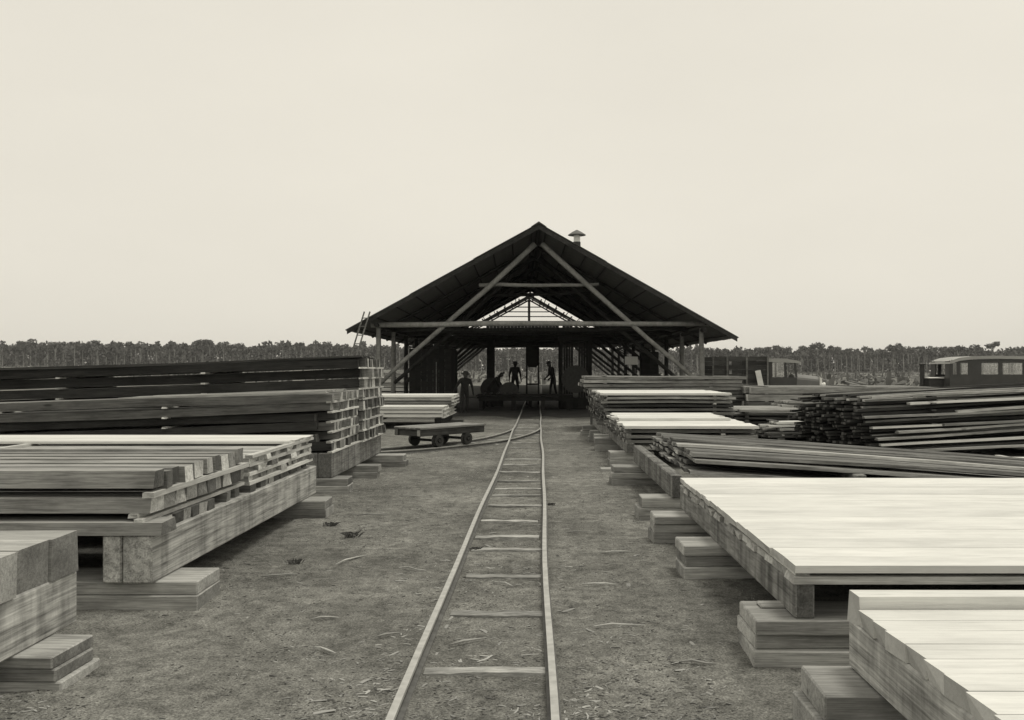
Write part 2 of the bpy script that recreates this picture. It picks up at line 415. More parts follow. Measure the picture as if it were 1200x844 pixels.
for i in range(4, len(sc) - 6, 3):
    d = (sc[i + 1] - sc[i]).normalized()
    link('tie', ties[i % 4], sid, (sc[i].x + 2.2, sc[i].y - 20.15, .006), (0, 0, math.atan2(-d.x, d.y)), (1.1, .9, 1))

# ------------------------------------------------------------------ lumber stacks
def boards(root, dr, z, T, v0, v1, W, L, u0, jit, mat, kind='flat', gap=.006, miss=0, name='plank', tilt=0, seed=0, wv=.25, zj=0):
    """one layer of boards side by side from v0 to v1; dr=+1 boards run to +X, -1 to -X"""
    r = random.Random(f'{root.name}{z}{v0}{seed}'); v = v0; ms = plank_mesh(L, W, T, mat, kind)
    while v < v1 - W * .45:
        s = r.uniform(1 - wv, 1 + wv); ww = min(W * s, v1 - v)
        if r.random() >= miss:
            u = u0 + r.uniform(-jit, jit) * (1 if r.random() > .15 else 2)
            o = link(name, r.choice(ms), root, (dr * u, v + ww / 2, z + (r.uniform(0, zj) if zj else 0)),
                     (0, -tilt if dr > 0 else tilt, (0 if dr > 0 else math.pi) + r.uniform(-.004, .004) * (3 if kind != 'flat' else 1)), (1, ww / W - gap / W, 1))
        v += ww + (r.uniform(0, gap * 2)) + (r.uniform(.008, .022) if r.random() < .14 else 0)
def stickers(root, dr, z, T, v0, v1, us, W=.075, mat='sticker', tilt=0):
    ms = plank_mesh(round(v1 - v0, 2), W, T, mat, 'flat', 2)
    for i, u in enumerate(us):
        link('sticker', ms[i % 2], root, (dr * u, v0, z - (math.tan(tilt) * u)), (0, 0, math.pi / 2 + rnd.uniform(-.008, .008)))
def sills(root, dr, z, T, v0, v1, us, W, mat='sill'):
    for u in us:
        link('sill_beam', block_mesh(v1 - v0, W, T, mat, .012, 'sill_beam'), root, (dr * u, v0, z), (0, 0, math.pi / 2))
def crib(label, x, y, dr, lens, W, heights, mat='block', group='timber blocks propping the stacks', rz=0):
    """a prop of short squared timbers; x is its track-side end, y its near face"""
    t = thing('timber_block', label, 'timber block', (x, y, 0), rz, group)
    z = -.02
    for i, (L, T) in enumerate(zip(lens, heights)):
        T2 = T + (.02 if i == 0 else 0)
        link('block', block_mesh(L, W * (1 - .05 * (i % 2)), T2, mat), t, (dr * rnd.uniform(-.03, .045) * (1 if i else 0), W / 2 + rnd.uniform(-.025, .025), z),
             (0, 0, (0 if dr > 0 else math.pi) + rnd.uniform(-.04, .04)))
        z += T2
    return t

# ---- left side
def stk(label, x, y, group='sawn lumber stacks beside the track'):
    return thing('lumber_stack', label, 'lumber stack', (x, y, 0), 0, group)
# L0, the pile cut by the left foreground
s = stk('heavy squared timbers at the left foreground edge, nearest stack on the left', -2.84, 2.6)
sills(s, -1, .20, .32, 0, 2.92, (.14, 2.4), .28)
boards(s, -1, .52, .25, 0.02, 2.90, .28, 5.2, 0.0, .02, 'pale', 'flat', .004, wv=.15)
crib('blocks under the heavy timbers at left foreground edge', -2.58, 4.85, -1, (1.3, 1.3, 1.25), .42, (.06, .07, .07))
# L1
s = stk('near left stack of timbers in three layers on a thick grained sill beam', -2.80, 6.5)
sills(s, -1, .20, .35, 0.0, 4.8, (.11, 2.6, 5.0), .22)
link('sill_beam', block_mesh(4.6, .14, .35, 'sill', .012, 'sill_beam'), s, (-.30, .01, .2), (0, 0, math.pi / 2))
boards(s, -1, .552, .095, -.02, .26, .28, 6.2, -.07, .0, 'pale', wv=0)
boards(s, -1, .552, .085, .30, 2.15, .17, 6.2, .03, .03, 'grey', miss=.2)
stickers(s, -1, .638, .03, .0, 2.2, (.10, 3.0, 5.6), .06)
stickers(s, -1, .668, .03, .05, 2.2, (.16, 3.04, 5.5), .07)
boards(s, -1, .70, .115, .06, 2.18, .19, 6.0, .03, .02, 'mid', miss=.06)
stickers(s, -1, .815, .04, .04, 2.2, (.05, 3.0, 5.5), .08)
boards(s, -1, .853, .13, .08, 2.2, .20, 6.0, .03, .012, 'mid', zj=.028, gap=.012)
for k, (z, T, mt) in enumerate(((.55, .07, 'grey'), (.655, .055, 'mid'), (.745, .055, 'mid'), (.835, .05, 'pale'))):
    if k: stickers(s, -1, z - .035, .035, 2.28, 4.72, (.06, 3.0, 5.6), .07)
    boards(s, -1, z, T, 2.28, 4.72, .2, 6.2, .04, .04, mt, miss=.1 if k < 3 else 0)
stickers(s, -1, .885, .03, 2.3, 4.7, (.05, 3.0), .07)
boards(s, -1, .913, .028, 3.7, 4.72, .22, 6.0, .02, .02, 'white')
boards(s, -1, .913, .035, 2.3, 2.75, .2, 6.0, .25, .05, 'pale')
crib('two-layer block under the near end of the left grained sill beam', -2.5, 6.55, -1, (1.5, 1.5), .5, (.1, .1))
crib('block with a pale top under the far end of the left grained sill beam', -2.52, 10.6, -1, (.9, .95), .42, (.1, .1))
# L2 near tier
TL = .034
s = stk('tall left stack with ragged layers parted by pale sticker strips', -2.96, 12.85)
sills(s, -1, .20, .36, 0, 4.0, (.1, 2.8), .2, 'sillr')
sills(s, -1, .20, .36, 0, 4.0, (.31,), .2, 'sillr')
z = .56; sh = [.02, .26, .24, .28, .03, .0]
for k in range(6):
    fv = (.0, .05, .0, .12, .03, .0)[k]
    stickers(s, -1, z, .026, -.02, 1.95, (.03 + .02 * (k % 2), 2.4, 5.0), .07, tilt=TL)
    boards(s, -1, z + .026, .118, fv, fv + .2, .19, 7.2, sh[k], .01, ('wet', 'dark', 'wet', 'dark', 'grey', 'grey')[k], tilt=TL, kind='rough', wv=0)
    boards(s, -1, z + .026, .118, fv + .21, 1.95, .15, 7.2, .02, .035, ('grey', 'mid', 'mid', 'grey', 'mid', 'mid')[k], tilt=TL, miss=.08)
    z += .144
boards(s, -1, z, .03, .05, 1.9, .2, 3.0, .12, .03, 'pale', tilt=TL, miss=.3)
# L2 far tier (same sill)
z = .56
for k in range(8):
    stickers(s, -1, z, .026, 1.98, 3.98, (-.02, 2.6, 5.0), .07, tilt=TL)
    fv = (2.0, 2, 2, 2, 2.0, 2.04, 2.14, 2.0)[k]
    boards(s, -1, z + .026, .148, fv, fv + .17, .16, 7.5, (-.06 + .02 * (k % 3)) if k < 5 else .03, .01, ('grey', 'grey', 'grey', 'mid', 'mid', 'dark', 'wet', 'wet')[k], tilt=TL, kind='rough', wv=0)
    boards(s, -1, z + .026, .148, fv + .18, 3.98, .13, 7.5, -.06 + .02 * (k % 3), .04, ('grey', 'mid', 'mid', 'grey', 'mid', 'mid', 'mid', 'grey')[k], tilt=TL, miss=.08)
    z += .174
boards(s, -1, z, .03, 2.0, 3.5, .22, 7.4, .0, .05, 'wet', tilt=TL, miss=.3, kind='rough')
crib('tall block under the near end of the tall left stack', -2.72, 12.8, -1, (1.0, 1.0), .42, (.1, .1))
crib('two separate-looking blocks under the middle of the tall left stack', -2.62, 14.55, -1, (.8, .8), .3, (.09, .11))
crib('block with a bright end under the far end of the tall left stack', -2.42, 16.3, -1, (1.1, 1.1), .4, (.1, .1))
# L3 behind the cart
s = stk('low bright stack of pale boards behind the flat cart', -2.80, 26.7)
sills(s, -1, .12, .2, 0, 3.6, (.2, 2.4), .2, 'oily')
z = .32
for k in range(3):
    stickers(s, -1, z, .03, 0, 3.6, (.04, 2.4), .08)
    boards(s, -1, z + .03, .085, 0, 3.6, .22, 5.0, .03, .03, 'white', 'flat', gap=.01); z += .115
for k in range(3):
    stickers(s, -1, z, .03, 1.5, 3.6, (-.1, 2.4), .08)
    boards(s, -1, z + .03, .07, 1.5, 3.6, .22, 5.0, -.12, .02, ('grey', 'mid', 'white')[k]); z += .1
crib('dark block under the low bright stack behind the cart', -2.85, 26.9, -1, (.9,), .4, (.12,), 'oily')
crib('small block beside the shed end of the low bright stack', -2.5, 29.6, -1, (.9,), .4, (.12,), 'grey')

# ---- right side
s = stk('pale timber stack at the right foreground corner, one plank standing proud', 1.55, 1.9)
sills(s, 1, .27, .24, 0, 2.58, (.12, 2.4), .24)
boards(s, 1, .512, .085, 0, 2.42, .19, 4.8, .0, .006, 'white', wv=.15, gap=.002)
boards(s, 1, .50, .155, 2.44, 2.58, .14, 4.8, .0, 0, 'white', wv=0)
crib('block at the bottom edge under the right foreground stack', 1.28, 4.05, 1, (1.3, 1.3), .45, (.14, .125), 'block')
s = stk('wide white plank deck on a rough sill beam in the right foreground', 1.52, 5.33)
sills(s, 1, .27, .21, 0, 4.32, (.065, 2.2, 4.3), .12, 'sillr')
boards(s, 1, .478, .045, -.01, 4.3, .24, 5.6, -.0, .02, 'pale')
stickers(s, 1, .523, .024, .02, 4.28, (.06, 2.2, 4.4), .08)
boards(s, 1, .546, .046, -.02, 4.32, .27, 5.6, -.005, .009, 'white', gap=.0015, wv=.3)
cb = crib('three-layer block under the near corner of the white plank deck', 1.28, 5.32, 1, (1.25, 1.3, 1.28), .46, (.09, .09, .09))
link('chip', block_mesh(.24, .12, .022, 'block'), cb, (.1, .3, .27))
crib('block with a broad pale top under the middle of the white plank deck', 1.22, 7.55, 1, (.9, .9, .85), .42, (.09, .09, .09))
crib('stepped block with a shorter top piece under the far end of the white deck', 1.16, 9.05, 1, (.95, .95, .8), .4, (.1, .09, .08))
# R2 slabs
s = stk('drooping pile of rough bark-edged slabs between two white stacks', 1.53, 10.36)
sills(s, 1, .27, .27, 0, 4.1, (.07, 2.2), .13, 'sillr')
for k in range(4):
    boards(s, 1, .54 + k * .062, .04, (.05, .30, .08, .26)[k], 3.9, .26, 5.6, .24 + .03 * k, .03, ('slab', 'dark', 'mid', 'grey')[k], 'droop', gap=.012, miss=.04)
boards(s, 1, .775, .035, .30, 1.3, .24, 5.3, .34, .06, 'pale', 'droop', gap=.03, miss=.2)
boards(s, 1, .775, .03, 1.4, 3.4, .28, 5.2, .3, .08, 'slab', 'droop', gap=.05, miss=.45)
crib('two-tier block under the near end of the slab pile', 1.16, 10.4, 1, (.8, .75), .36, (.15, .12))
crib('layered block with a bright end under the far end of the slab pile', 1.12, 13.7, 1, (.9, .9, .8), .42, (.09, .09, .09))
# R3
s = stk('short white stack with layers held apart, beyond the slab pile', 1.56, 16.0)
sills(s, 1, .27, .18, 0, 3.9, (.08, 1.9), .15, 'sillr')
z = .45
for k in range(3):
    boards(s, 1, z, .05, 0, 3.9, .22, 2.35, .0, .04, ('grey', 'mid', 'pale')[k], miss=.05); z += .05
    stickers(s, 1, z, .035, .02, 3.88, (.06, 1.75), .08, 'grey'); z += .035
boards(s, 1, z, .05, -.02, 3.9, .3, 2.4, -.02, .04, 'white', gap=.004)
boards(s, 1, z + .052, .05, 1.6, 3.9, .3, 2.2, .0, .06, 'white', gap=.004)
crib('block with a thin plank beside it under the short white stack', 1.28, 16.2, 1, (.8, .8), .4, (.13, .14))
tag(link('loose_plank', block_mesh(.5, .3, .06, 'block'), None, (1.08, 15.6, -.01)), 'short plank offcut lying by the block under the short white stack', 'plank')
crib('low block under the far end of the short white stack', 1.24, 19.5, 1, (.8, .8), .4, (.13, .14))
# R4
s = stk('chest-high stack with a white top and dark gapped layers near the shed', 1.48, 20.7)
sills(s, 1, .27, .18, 0, 3.6, (.08, 2.0), .18, 'sillr')
z = .45
for k in range(8):
    boards(s, 1, z, .055, 0, 3.6, .2, 3.0, .02 + .04 * (k % 2), .06, ('grey', 'grey', 'dark', 'grey', 'grey', 'dark', 'mid', 'mid')[k], 'rough', miss=.1); z += .055
    stickers(s, 1, z, .035, .02, 3.58, (.08, 2.6), .08, 'grey'); z += .035
boards(s, 1, z, .05, 0, 3.6, .26, 3.0, .0, .06, 'white', gap=.006)
for i, (y, x) in enumerate(((20.6, 1.30), (21.9, 1.22), (24.0, 1.14))):
    crib(('nearest of three blocks under the chest-high stack', 'middle of three blocks under the chest-high stack', 'farthest of three blocks under the chest-high stack')[i], x, y, 1, (.8, .8), .36, (.13, .14))
# R5 long timbers beyond
s = stk('long timbers lying highest of all beside the shed opening', 1.28, 25.2)
sills(s, 1, 0, .45, 0, 3.0, (.5, 3.6), .3, 'dark')
z = .45
for k in range(11):
    boards(s, 1, z, .082, .1, 3.0, .25, 4.5, (.35, .3, .3, .3, .25, .3, .2, .2, .0, .02, .08)[k], .05, ('dark', 'dark', 'dark', 'dark', 'dark', 'grey', 'grey', 'mid', 'grey', 'mid', 'mid')[k], 'rough'); z += .084
    stickers(s, 1, z, .02, .1, 3.0, (.6, 3.6), .1, 'grey'); z += .02
s = stk('long low timber stack running from the shed side toward the trucks', 5.75, 24.5)
sills(s, 1, 0, .3, 0, 3.0, (.4, 3.2), .3, 'dark')
z = .3
for k in range(5):
    boards(s, 1, z, .18, .05, 3.0, .25, 5.2, .05, .06, ('dark', 'grey', 'grey', 'mid', 'mid')[k], 'flat'); z += .182
    stickers(s, 1, z, .02, .05, 3.0, (.5, 3.2), .1, 'grey'); z += .02
s = stk('dark low pile of gapped boards behind the white-topped stack', 4.75, 21.6)
z = 0
for k in range(8):
    stickers(s, 1, z, .05, .1, 2.4, (.3, 1.7), .1, 'dark'); z += .05
    boards(s, 1, z, .05, 0, 2.4, .2, 2.3, (.1, .0, .15, .05, .2, .1, .0, .1)[k], .12, ('dark', 'dark', 'grey', 'dark', 'dark', 'grey', 'mid', 'pale')[k], 'rough', miss=.15); z += .05
# R7 the big dark pile with bulging ends
s = thing('lumber_stack', 'big dark pile of warped boards with a bulging end of many board tips', 'lumber stack', (6.85, 18.0, 0), R(3), 'sawn lumber stacks beside the track')
z = .06
sills(s, 1, -.01, .07, 0, 2.4, (.8, 3.5), .2, 'wet')
TP = .05
for k in range(17):
    T = .045
    bulge = .25 - .34 * math.sin(math.pi * (k + 1) / 18)
    v = .02 * k; first = True
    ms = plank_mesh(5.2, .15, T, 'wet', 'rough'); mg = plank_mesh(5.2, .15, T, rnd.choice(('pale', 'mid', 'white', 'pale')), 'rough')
    if k % 2 and k < 15: v += rnd.uniform(.0, .3)
    while v < 2.3:
        wv = rnd.uniform(.11, .19)
        u = bulge - .42 * v + rnd.uniform(-.14, .14)
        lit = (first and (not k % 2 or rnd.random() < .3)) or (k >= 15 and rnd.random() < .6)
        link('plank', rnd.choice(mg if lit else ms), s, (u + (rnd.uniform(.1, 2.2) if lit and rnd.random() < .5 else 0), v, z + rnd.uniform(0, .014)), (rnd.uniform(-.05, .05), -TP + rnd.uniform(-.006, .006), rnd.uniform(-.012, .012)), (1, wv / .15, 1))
        v += wv + rnd.uniform(.005, .04); first = False
    z += T + .014
    if k % 2: stickers(s, 1, z - .002, .025, .15, 2.3, (1.2, 3.5), .1, 'wet', tilt=-TP); z += .02
# R8 R9
s = thing('lumber_stack', 'small heap of bright white boards left of the big dark pile', 'lumber stack', (5.2, 20.45, 0), R(4), 'sawn lumber stacks beside the track')
sills(s, 1, -.01, .21, 0, 1.1, (.35, 1.1), .18, 'wet')
for k in range(5):
    boards(s, 1, .2 + k * .075, .045, .08 * k, 1.15 - .05 * k, .17, 1.5, .08 * k, .12, ('dark', 'grey', 'pale', 'white', 'white')[k], 'rough', zj=.01)
    stickers(s, 1, .245 + k * .075, .03, .1 * k, 1.1, (.4, 1.1), .06, 'grey')
s = thing('lumber_stack', 'dark pile of board tips behind the small white heap', 'lumber stack', (6.35, 23.0, 0), 0, 'sawn lumber stacks beside the track')
z = 0
for k in range(11):
    boards(s, 1, z, .05, .0, 1.3, .15, 3.2, .1 - .14 * math.sin(k * .3), .1, 'dark' if k < 9 else 'pale', 'rough', gap=.02, zj=.01); z += .062
    stickers(s, 1, z, .025, .05, 1.2, (.5, 2.4), .08, 'dark'); z += .027
s = thing('lumber_stack', 'low pile of pale boards at the right edge beyond the slabs', 'lumber stack', (6.1, 13.6, 0), R(3), 'sawn lumber stacks beside the track')
sills(s, 1, -.01, .13, 0, .9, (.3, 2.2), .2, 'grey')
for k in range(3):
    boards(s, 1, .12 + k * .085, .05, .02, .95, .22, 3.2, .05 + .5 * k, .15, ('grey', 'mid', 'white')[k], 'rough', zj=.01)
    stickers(s, 1, .17 + k * .085, .034, .05, .9, (.4 + .5 * k, 2.4), .08, 'pale')
# beyond, left of the shed
s = stk('far pale stack seen beyond the left shed posts', -9.2, 47)
z = 0
for k in range(8):
    boards(s, 1, z, .14, 0, 3, .3, 4.0, .05, .1, ('mid', 'white', 'pale', 'white')[k % 4]); z += .142
    stickers(s, 1, z, .09, 0, 3, (.3, 3.2), .12, 'grey'); z += .09

# ------------------------------------------------------------------ flat rail cart
cart = thing('rail_cart', 'low flat wooden rail cart on iron wheels standing on the siding', 'rail cart', (-2.2, 20.15, 0), math.atan2(.77, .64))
for k in range(5):
    link('deck_plank', block_mesh(2.05, .165, .045, 'mid'), cart, (-1.02 + rnd.uniform(-.02, .02), -.35 + k * .175, .475))
for sy in (-.36, .36): link('side_beam', block_mesh(2.0, .11, .145, 'dark'), cart, (-1.0, sy, .33))
for sx in (-.92, .0, .92): link('cross_beam', block_mesh(.6, .1, .14, 'dark'), cart, (sx, -.3, .333), (0, 0, math.pi / 2))
wm = MB().lathe([(.05, -.045), (.155, -.045), (.155, -.03), (.13, .0), (.13, .045), (.06, .045), (.06, .02), (.035, .02), (.035, .06)], (0, 0, 0), 'y', 18).mesh('wheel', M['iron'], False)
for sx in (-.45, .45):
    MB().tube([(sx, -.44, .212), (sx, .44, .212)], .03, 8).obj('axle', M['iron'], cart)
    for sy in (-.385, .385):
        link('wheel', wm, cart, (sx, sy, .212), (0, 0, 0 if sy > 0 else math.pi))
        MB().box(sx - .07, sx + .07, sy * 1.0 - .03, sy * 1.0 + .03, .245, .331, c=.01).obj('axle_box', M['iron'], cart)

# ------------------------------------------------------------------ the shed
shed = thing('sawmill_shed', 'large open-sided shed with a steep gable roof on pole trusses', 'shed', (0, 33, 0), R(1.2))
RZ, EL, ER, SL, SR = 7.0, -6.9, 7.2, .55, .5625
def crooked(a, b, r0, r1, n=6, amp=.03, seed=0):
    r = random.Random(seed); a, b = Vector(a), Vector(b); pts = []; rad = []
    ph = r.uniform(0, 6)
    for i in range(n + 1):
        t = i / n; p = a.lerp(b, t)
        if 0 < i < n: p += Vector((r.uniform(-1, 1), r.uniform(-1, 1), r.uniform(-1, 1))) * amp * .5 + Vector((0, 0, math.sin(ph + t * 5) * amp))
        pts.append(p); rad.append(r0 + (r1 - r0) * t)
    return pts, rad
def pole(name, a, b, r0, r1, mat, seed, parent=shed, amp=.03, n=6):
    p, rr = crooked(a, b, r0, r1, n, amp, seed)
    return MB().tube(p, rr, 8).obj(name, M[mat], parent, True)
def ru(x, d): return RZ - d - (abs(x) * (SL if x < 0 else SR))     # height d under the roof plane
NT = 9
for k in range(NT):
    y = .15 + k * 4.0; m = 'pole' if k == 0 else 'inner'  # poles behind the front truss take the shade-darkened colour
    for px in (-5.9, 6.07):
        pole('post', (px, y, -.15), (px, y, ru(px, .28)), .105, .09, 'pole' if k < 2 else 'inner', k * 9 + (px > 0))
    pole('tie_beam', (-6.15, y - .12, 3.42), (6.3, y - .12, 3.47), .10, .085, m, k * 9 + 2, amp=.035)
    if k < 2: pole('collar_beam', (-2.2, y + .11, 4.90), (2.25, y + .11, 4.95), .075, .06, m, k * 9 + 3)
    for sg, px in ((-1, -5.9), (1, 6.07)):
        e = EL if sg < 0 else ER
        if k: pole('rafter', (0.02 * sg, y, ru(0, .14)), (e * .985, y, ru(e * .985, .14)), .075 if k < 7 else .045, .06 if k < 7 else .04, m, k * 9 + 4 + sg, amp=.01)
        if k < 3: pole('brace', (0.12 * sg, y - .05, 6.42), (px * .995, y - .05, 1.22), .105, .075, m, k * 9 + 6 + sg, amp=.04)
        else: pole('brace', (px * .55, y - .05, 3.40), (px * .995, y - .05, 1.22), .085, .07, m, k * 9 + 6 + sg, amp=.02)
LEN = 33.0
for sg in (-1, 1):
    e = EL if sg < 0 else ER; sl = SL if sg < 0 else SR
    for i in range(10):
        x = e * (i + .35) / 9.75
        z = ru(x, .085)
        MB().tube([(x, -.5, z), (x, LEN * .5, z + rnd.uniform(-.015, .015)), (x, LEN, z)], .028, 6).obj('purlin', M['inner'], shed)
    # corrugated sheets, three to a slope, lapped
    Ls = math.hypot(e, e * sl) / 3 + .07
    wd = .86; n = 16; v = []; f = []
    for i in range(n + 1):
        yy = wd * i / n; zz = .018 * math.cos(i * math.pi * .5 * 1.0)
        for (xx, dz) in ((0, 0), (Ls, 0), (Ls, -.012), (0, -.012)): v.append((xx, yy, zz + dz))
    for i in range(n):
        for kk in range(4): f.append((i * 4 + kk, i * 4 + (kk + 1) % 4, i * 4 + 4 + (kk + 1) % 4, i * 4 + 4 + kk))
    f += [(0, 1, 2, 3), (n * 4 + 3, n * 4 + 2, n * 4 + 1, n * 4)]
    sm = MB().add(v, f).mesh('roof_sheet', M['sheet'])
    ang = math.atan(sl)
    for j in range(32):
        for q in range(3):
            d = q * (Ls - .07) / math.hypot(1, sl)
            yy = -.62 + j * .83
            o = link('roof_sheet', sm, shed, (sg * (d + .0), yy + (wd if sg < 0 else 0), RZ + .02 - d * sl + (2 - q) * .02 + (j % 2) * .006), (0, ang, 0 if sg > 0 else math.pi))
    # bargeboard on the gable
    MB().prism([(0, RZ + .0), (sg * .0, RZ - .16), (e, RZ - abs(e) * sl - .16), (e, RZ - abs(e) * sl - .0)], -.66, -.62).obj('bargeboard', M['inner'], shed)
MB().prism([(-.28, RZ - .06), (0, RZ + .09), (.28, RZ - .06), (0, RZ + .13)], -.66, 26.4).obj('ridge_cap', M['sheet'], shed)
# bare battens over the uncovered rear bays and across the open rear gable
for sg in (-1, 1):
    e = EL if sg < 0 else ER
    for i in range(14):
        x = e * (i + .5) / 14; MB().tube([(x, 27.5, ru(x, .05)), (x, LEN, ru(x, .05))], .05, 5).obj('batten', M['inner'], shed)
    for yy in (28.6, 30.0, 32.1):
        pole('rafter', (0.02 * sg, yy + .6, ru(0, .12)), (e * .98, yy + .6, ru(e * .98, .12)), .05, .045, 'inner', int(yy * 3) + sg, amp=.01)
MB().tube([(0, -.5, RZ - .12), (0, LEN, RZ - .12)], .075, 8).obj('ridge_pole', M['inner'], shed)
for z in (5.35, 5.7, 6.05, 6.4):
    hw = (RZ - z) / .555
    MB().box(-hw, hw, LEN - .05, LEN + .03, z - .035, z + .035).obj('gable_batten', M['inner'], shed)
MB().box(-.09, .09, LEN - .16, LEN - .055, 3.4, 6.9).obj('king_post', M['inner'], shed)
for i in range(46):                                    # boarded lower part of the rear gable
    x = -5.7 + i * .255
    zt = min(5.28, ru(x, .25))
    if zt > 3.7 and rnd.random() > .04: MB().box(x, x + .245, LEN - .03, LEN + .0, 3.5, zt).obj('gable_board', M['oily'], shed)
# planks added over the tie beams to block light and darken the loft
for i in range(26):
    x = -4.4 + i * .34
    if rnd.random() > .12: MB().box(x, x + .3, 11.5 + rnd.uniform(-.6, .6), 31.5, 3.555, 3.60).obj('loft_plank', M['oily'], shed)
# eaves plates
for px in (-5.9, 6.07):
    MB().tube([(px, -.4, ru(px, .36)), (px, LEN, ru(px, .36))], .08, 6).obj('wall_plate', M['inner'], shed)

# dark sheet laid on the ground, painting in the shade under the roof
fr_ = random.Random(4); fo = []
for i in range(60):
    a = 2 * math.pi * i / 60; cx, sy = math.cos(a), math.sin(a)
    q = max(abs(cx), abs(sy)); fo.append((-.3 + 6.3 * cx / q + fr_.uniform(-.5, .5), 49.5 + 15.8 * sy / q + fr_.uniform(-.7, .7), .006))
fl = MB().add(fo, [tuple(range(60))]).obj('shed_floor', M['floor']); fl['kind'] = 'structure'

# ventilator on the right slope
vent = thing('roof_ventilator', 'pale roof ventilator pipe with a dark conical cap behind the ridge', 'ventilator', (1.63, 38, 6.05))
MB().tube([(0, 0, -.1), (0, 0, 1.14)], .16, 14).obj('pipe', M['iron'], vent)
MB().tube([(0, 0, 1.12), (0, 0, 1.48)], .14, 14).obj('collar', M['galv'], vent)
MB().lathe([(.38, 1.42), (.375, 1.445), (.20, 1.56), (.03, 1.65)], (0, 0, 0), 'z', 18).obj('cap', M['sheet'], vent)
# ladder leaning behind the tall stack
lad = thing('ladder', 'thin ladder leaning against the left corner of the shed roof', 'ladder', (-7.3, 31.5, 0))
for o_ in (0, .2):
    MB().tube([(o_, 0, -.02), (o_ + 1.06, .62, 3.85)], .028, 6).obj('side_rail', M['grey'], lad)
for k in range(12):
    t = .06 + k * .08; MB().tube([(1.06 * t, .62 * t, 3.85 * t), (1.06 * t + .2, .62 * t, 3.85 * t)], .02, 6).obj('rung', M['grey'], lad)

# ------------------------------------------------------------------ inside the shed
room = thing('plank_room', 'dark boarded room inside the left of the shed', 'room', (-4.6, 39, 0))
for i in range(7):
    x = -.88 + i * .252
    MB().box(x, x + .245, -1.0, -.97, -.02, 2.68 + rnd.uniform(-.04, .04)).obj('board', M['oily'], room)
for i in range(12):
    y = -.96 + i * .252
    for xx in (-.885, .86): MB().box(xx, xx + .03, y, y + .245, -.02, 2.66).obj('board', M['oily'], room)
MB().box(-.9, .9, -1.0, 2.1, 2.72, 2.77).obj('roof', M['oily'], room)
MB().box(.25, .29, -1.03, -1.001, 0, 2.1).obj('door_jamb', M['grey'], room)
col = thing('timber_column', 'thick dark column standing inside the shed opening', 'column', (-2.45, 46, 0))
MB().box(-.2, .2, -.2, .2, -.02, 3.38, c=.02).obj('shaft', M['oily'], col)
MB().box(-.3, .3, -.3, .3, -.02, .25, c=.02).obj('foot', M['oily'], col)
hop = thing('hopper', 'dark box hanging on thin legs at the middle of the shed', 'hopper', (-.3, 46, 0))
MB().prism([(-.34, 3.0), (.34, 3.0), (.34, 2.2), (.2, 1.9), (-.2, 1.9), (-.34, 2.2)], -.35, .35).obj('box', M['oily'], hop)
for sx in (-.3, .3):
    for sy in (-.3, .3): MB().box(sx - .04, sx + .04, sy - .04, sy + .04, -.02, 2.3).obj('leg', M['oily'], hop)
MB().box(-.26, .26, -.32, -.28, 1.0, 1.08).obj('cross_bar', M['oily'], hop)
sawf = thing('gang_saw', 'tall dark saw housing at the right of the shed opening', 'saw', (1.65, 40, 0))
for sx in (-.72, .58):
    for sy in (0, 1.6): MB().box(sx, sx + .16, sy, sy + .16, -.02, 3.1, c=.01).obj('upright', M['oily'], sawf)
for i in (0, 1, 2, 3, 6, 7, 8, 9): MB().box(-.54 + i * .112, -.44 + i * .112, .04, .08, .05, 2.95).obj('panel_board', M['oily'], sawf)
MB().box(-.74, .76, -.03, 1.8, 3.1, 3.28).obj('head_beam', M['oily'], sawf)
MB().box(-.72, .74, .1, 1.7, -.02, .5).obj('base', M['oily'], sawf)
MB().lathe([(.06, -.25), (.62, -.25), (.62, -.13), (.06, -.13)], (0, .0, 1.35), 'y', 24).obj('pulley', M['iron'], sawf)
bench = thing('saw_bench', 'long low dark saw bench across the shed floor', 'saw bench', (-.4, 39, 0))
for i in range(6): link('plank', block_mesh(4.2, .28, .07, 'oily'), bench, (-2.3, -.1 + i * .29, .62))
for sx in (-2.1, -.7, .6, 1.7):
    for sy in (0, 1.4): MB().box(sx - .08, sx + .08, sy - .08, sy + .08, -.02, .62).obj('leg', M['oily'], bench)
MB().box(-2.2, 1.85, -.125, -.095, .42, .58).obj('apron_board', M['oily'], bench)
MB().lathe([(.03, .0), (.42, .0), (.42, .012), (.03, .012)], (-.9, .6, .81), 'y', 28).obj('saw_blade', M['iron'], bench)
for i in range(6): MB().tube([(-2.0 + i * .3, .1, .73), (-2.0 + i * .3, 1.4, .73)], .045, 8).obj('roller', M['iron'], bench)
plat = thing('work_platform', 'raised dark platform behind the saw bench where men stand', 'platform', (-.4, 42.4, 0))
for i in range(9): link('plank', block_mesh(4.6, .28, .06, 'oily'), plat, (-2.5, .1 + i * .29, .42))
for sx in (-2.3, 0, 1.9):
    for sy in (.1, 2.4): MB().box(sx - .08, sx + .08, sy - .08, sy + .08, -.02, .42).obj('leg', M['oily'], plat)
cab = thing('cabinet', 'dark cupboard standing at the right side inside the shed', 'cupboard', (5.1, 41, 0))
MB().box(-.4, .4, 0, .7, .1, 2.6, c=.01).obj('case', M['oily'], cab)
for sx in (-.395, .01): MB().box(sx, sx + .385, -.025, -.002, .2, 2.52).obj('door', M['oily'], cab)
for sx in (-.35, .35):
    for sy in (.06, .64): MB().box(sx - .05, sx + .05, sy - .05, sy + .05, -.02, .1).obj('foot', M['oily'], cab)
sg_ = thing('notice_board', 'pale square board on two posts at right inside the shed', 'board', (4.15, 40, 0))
MB().box(-.29, .29, 0, .03, 2.0, 2.36).obj('panel', M['galv'], sg_)
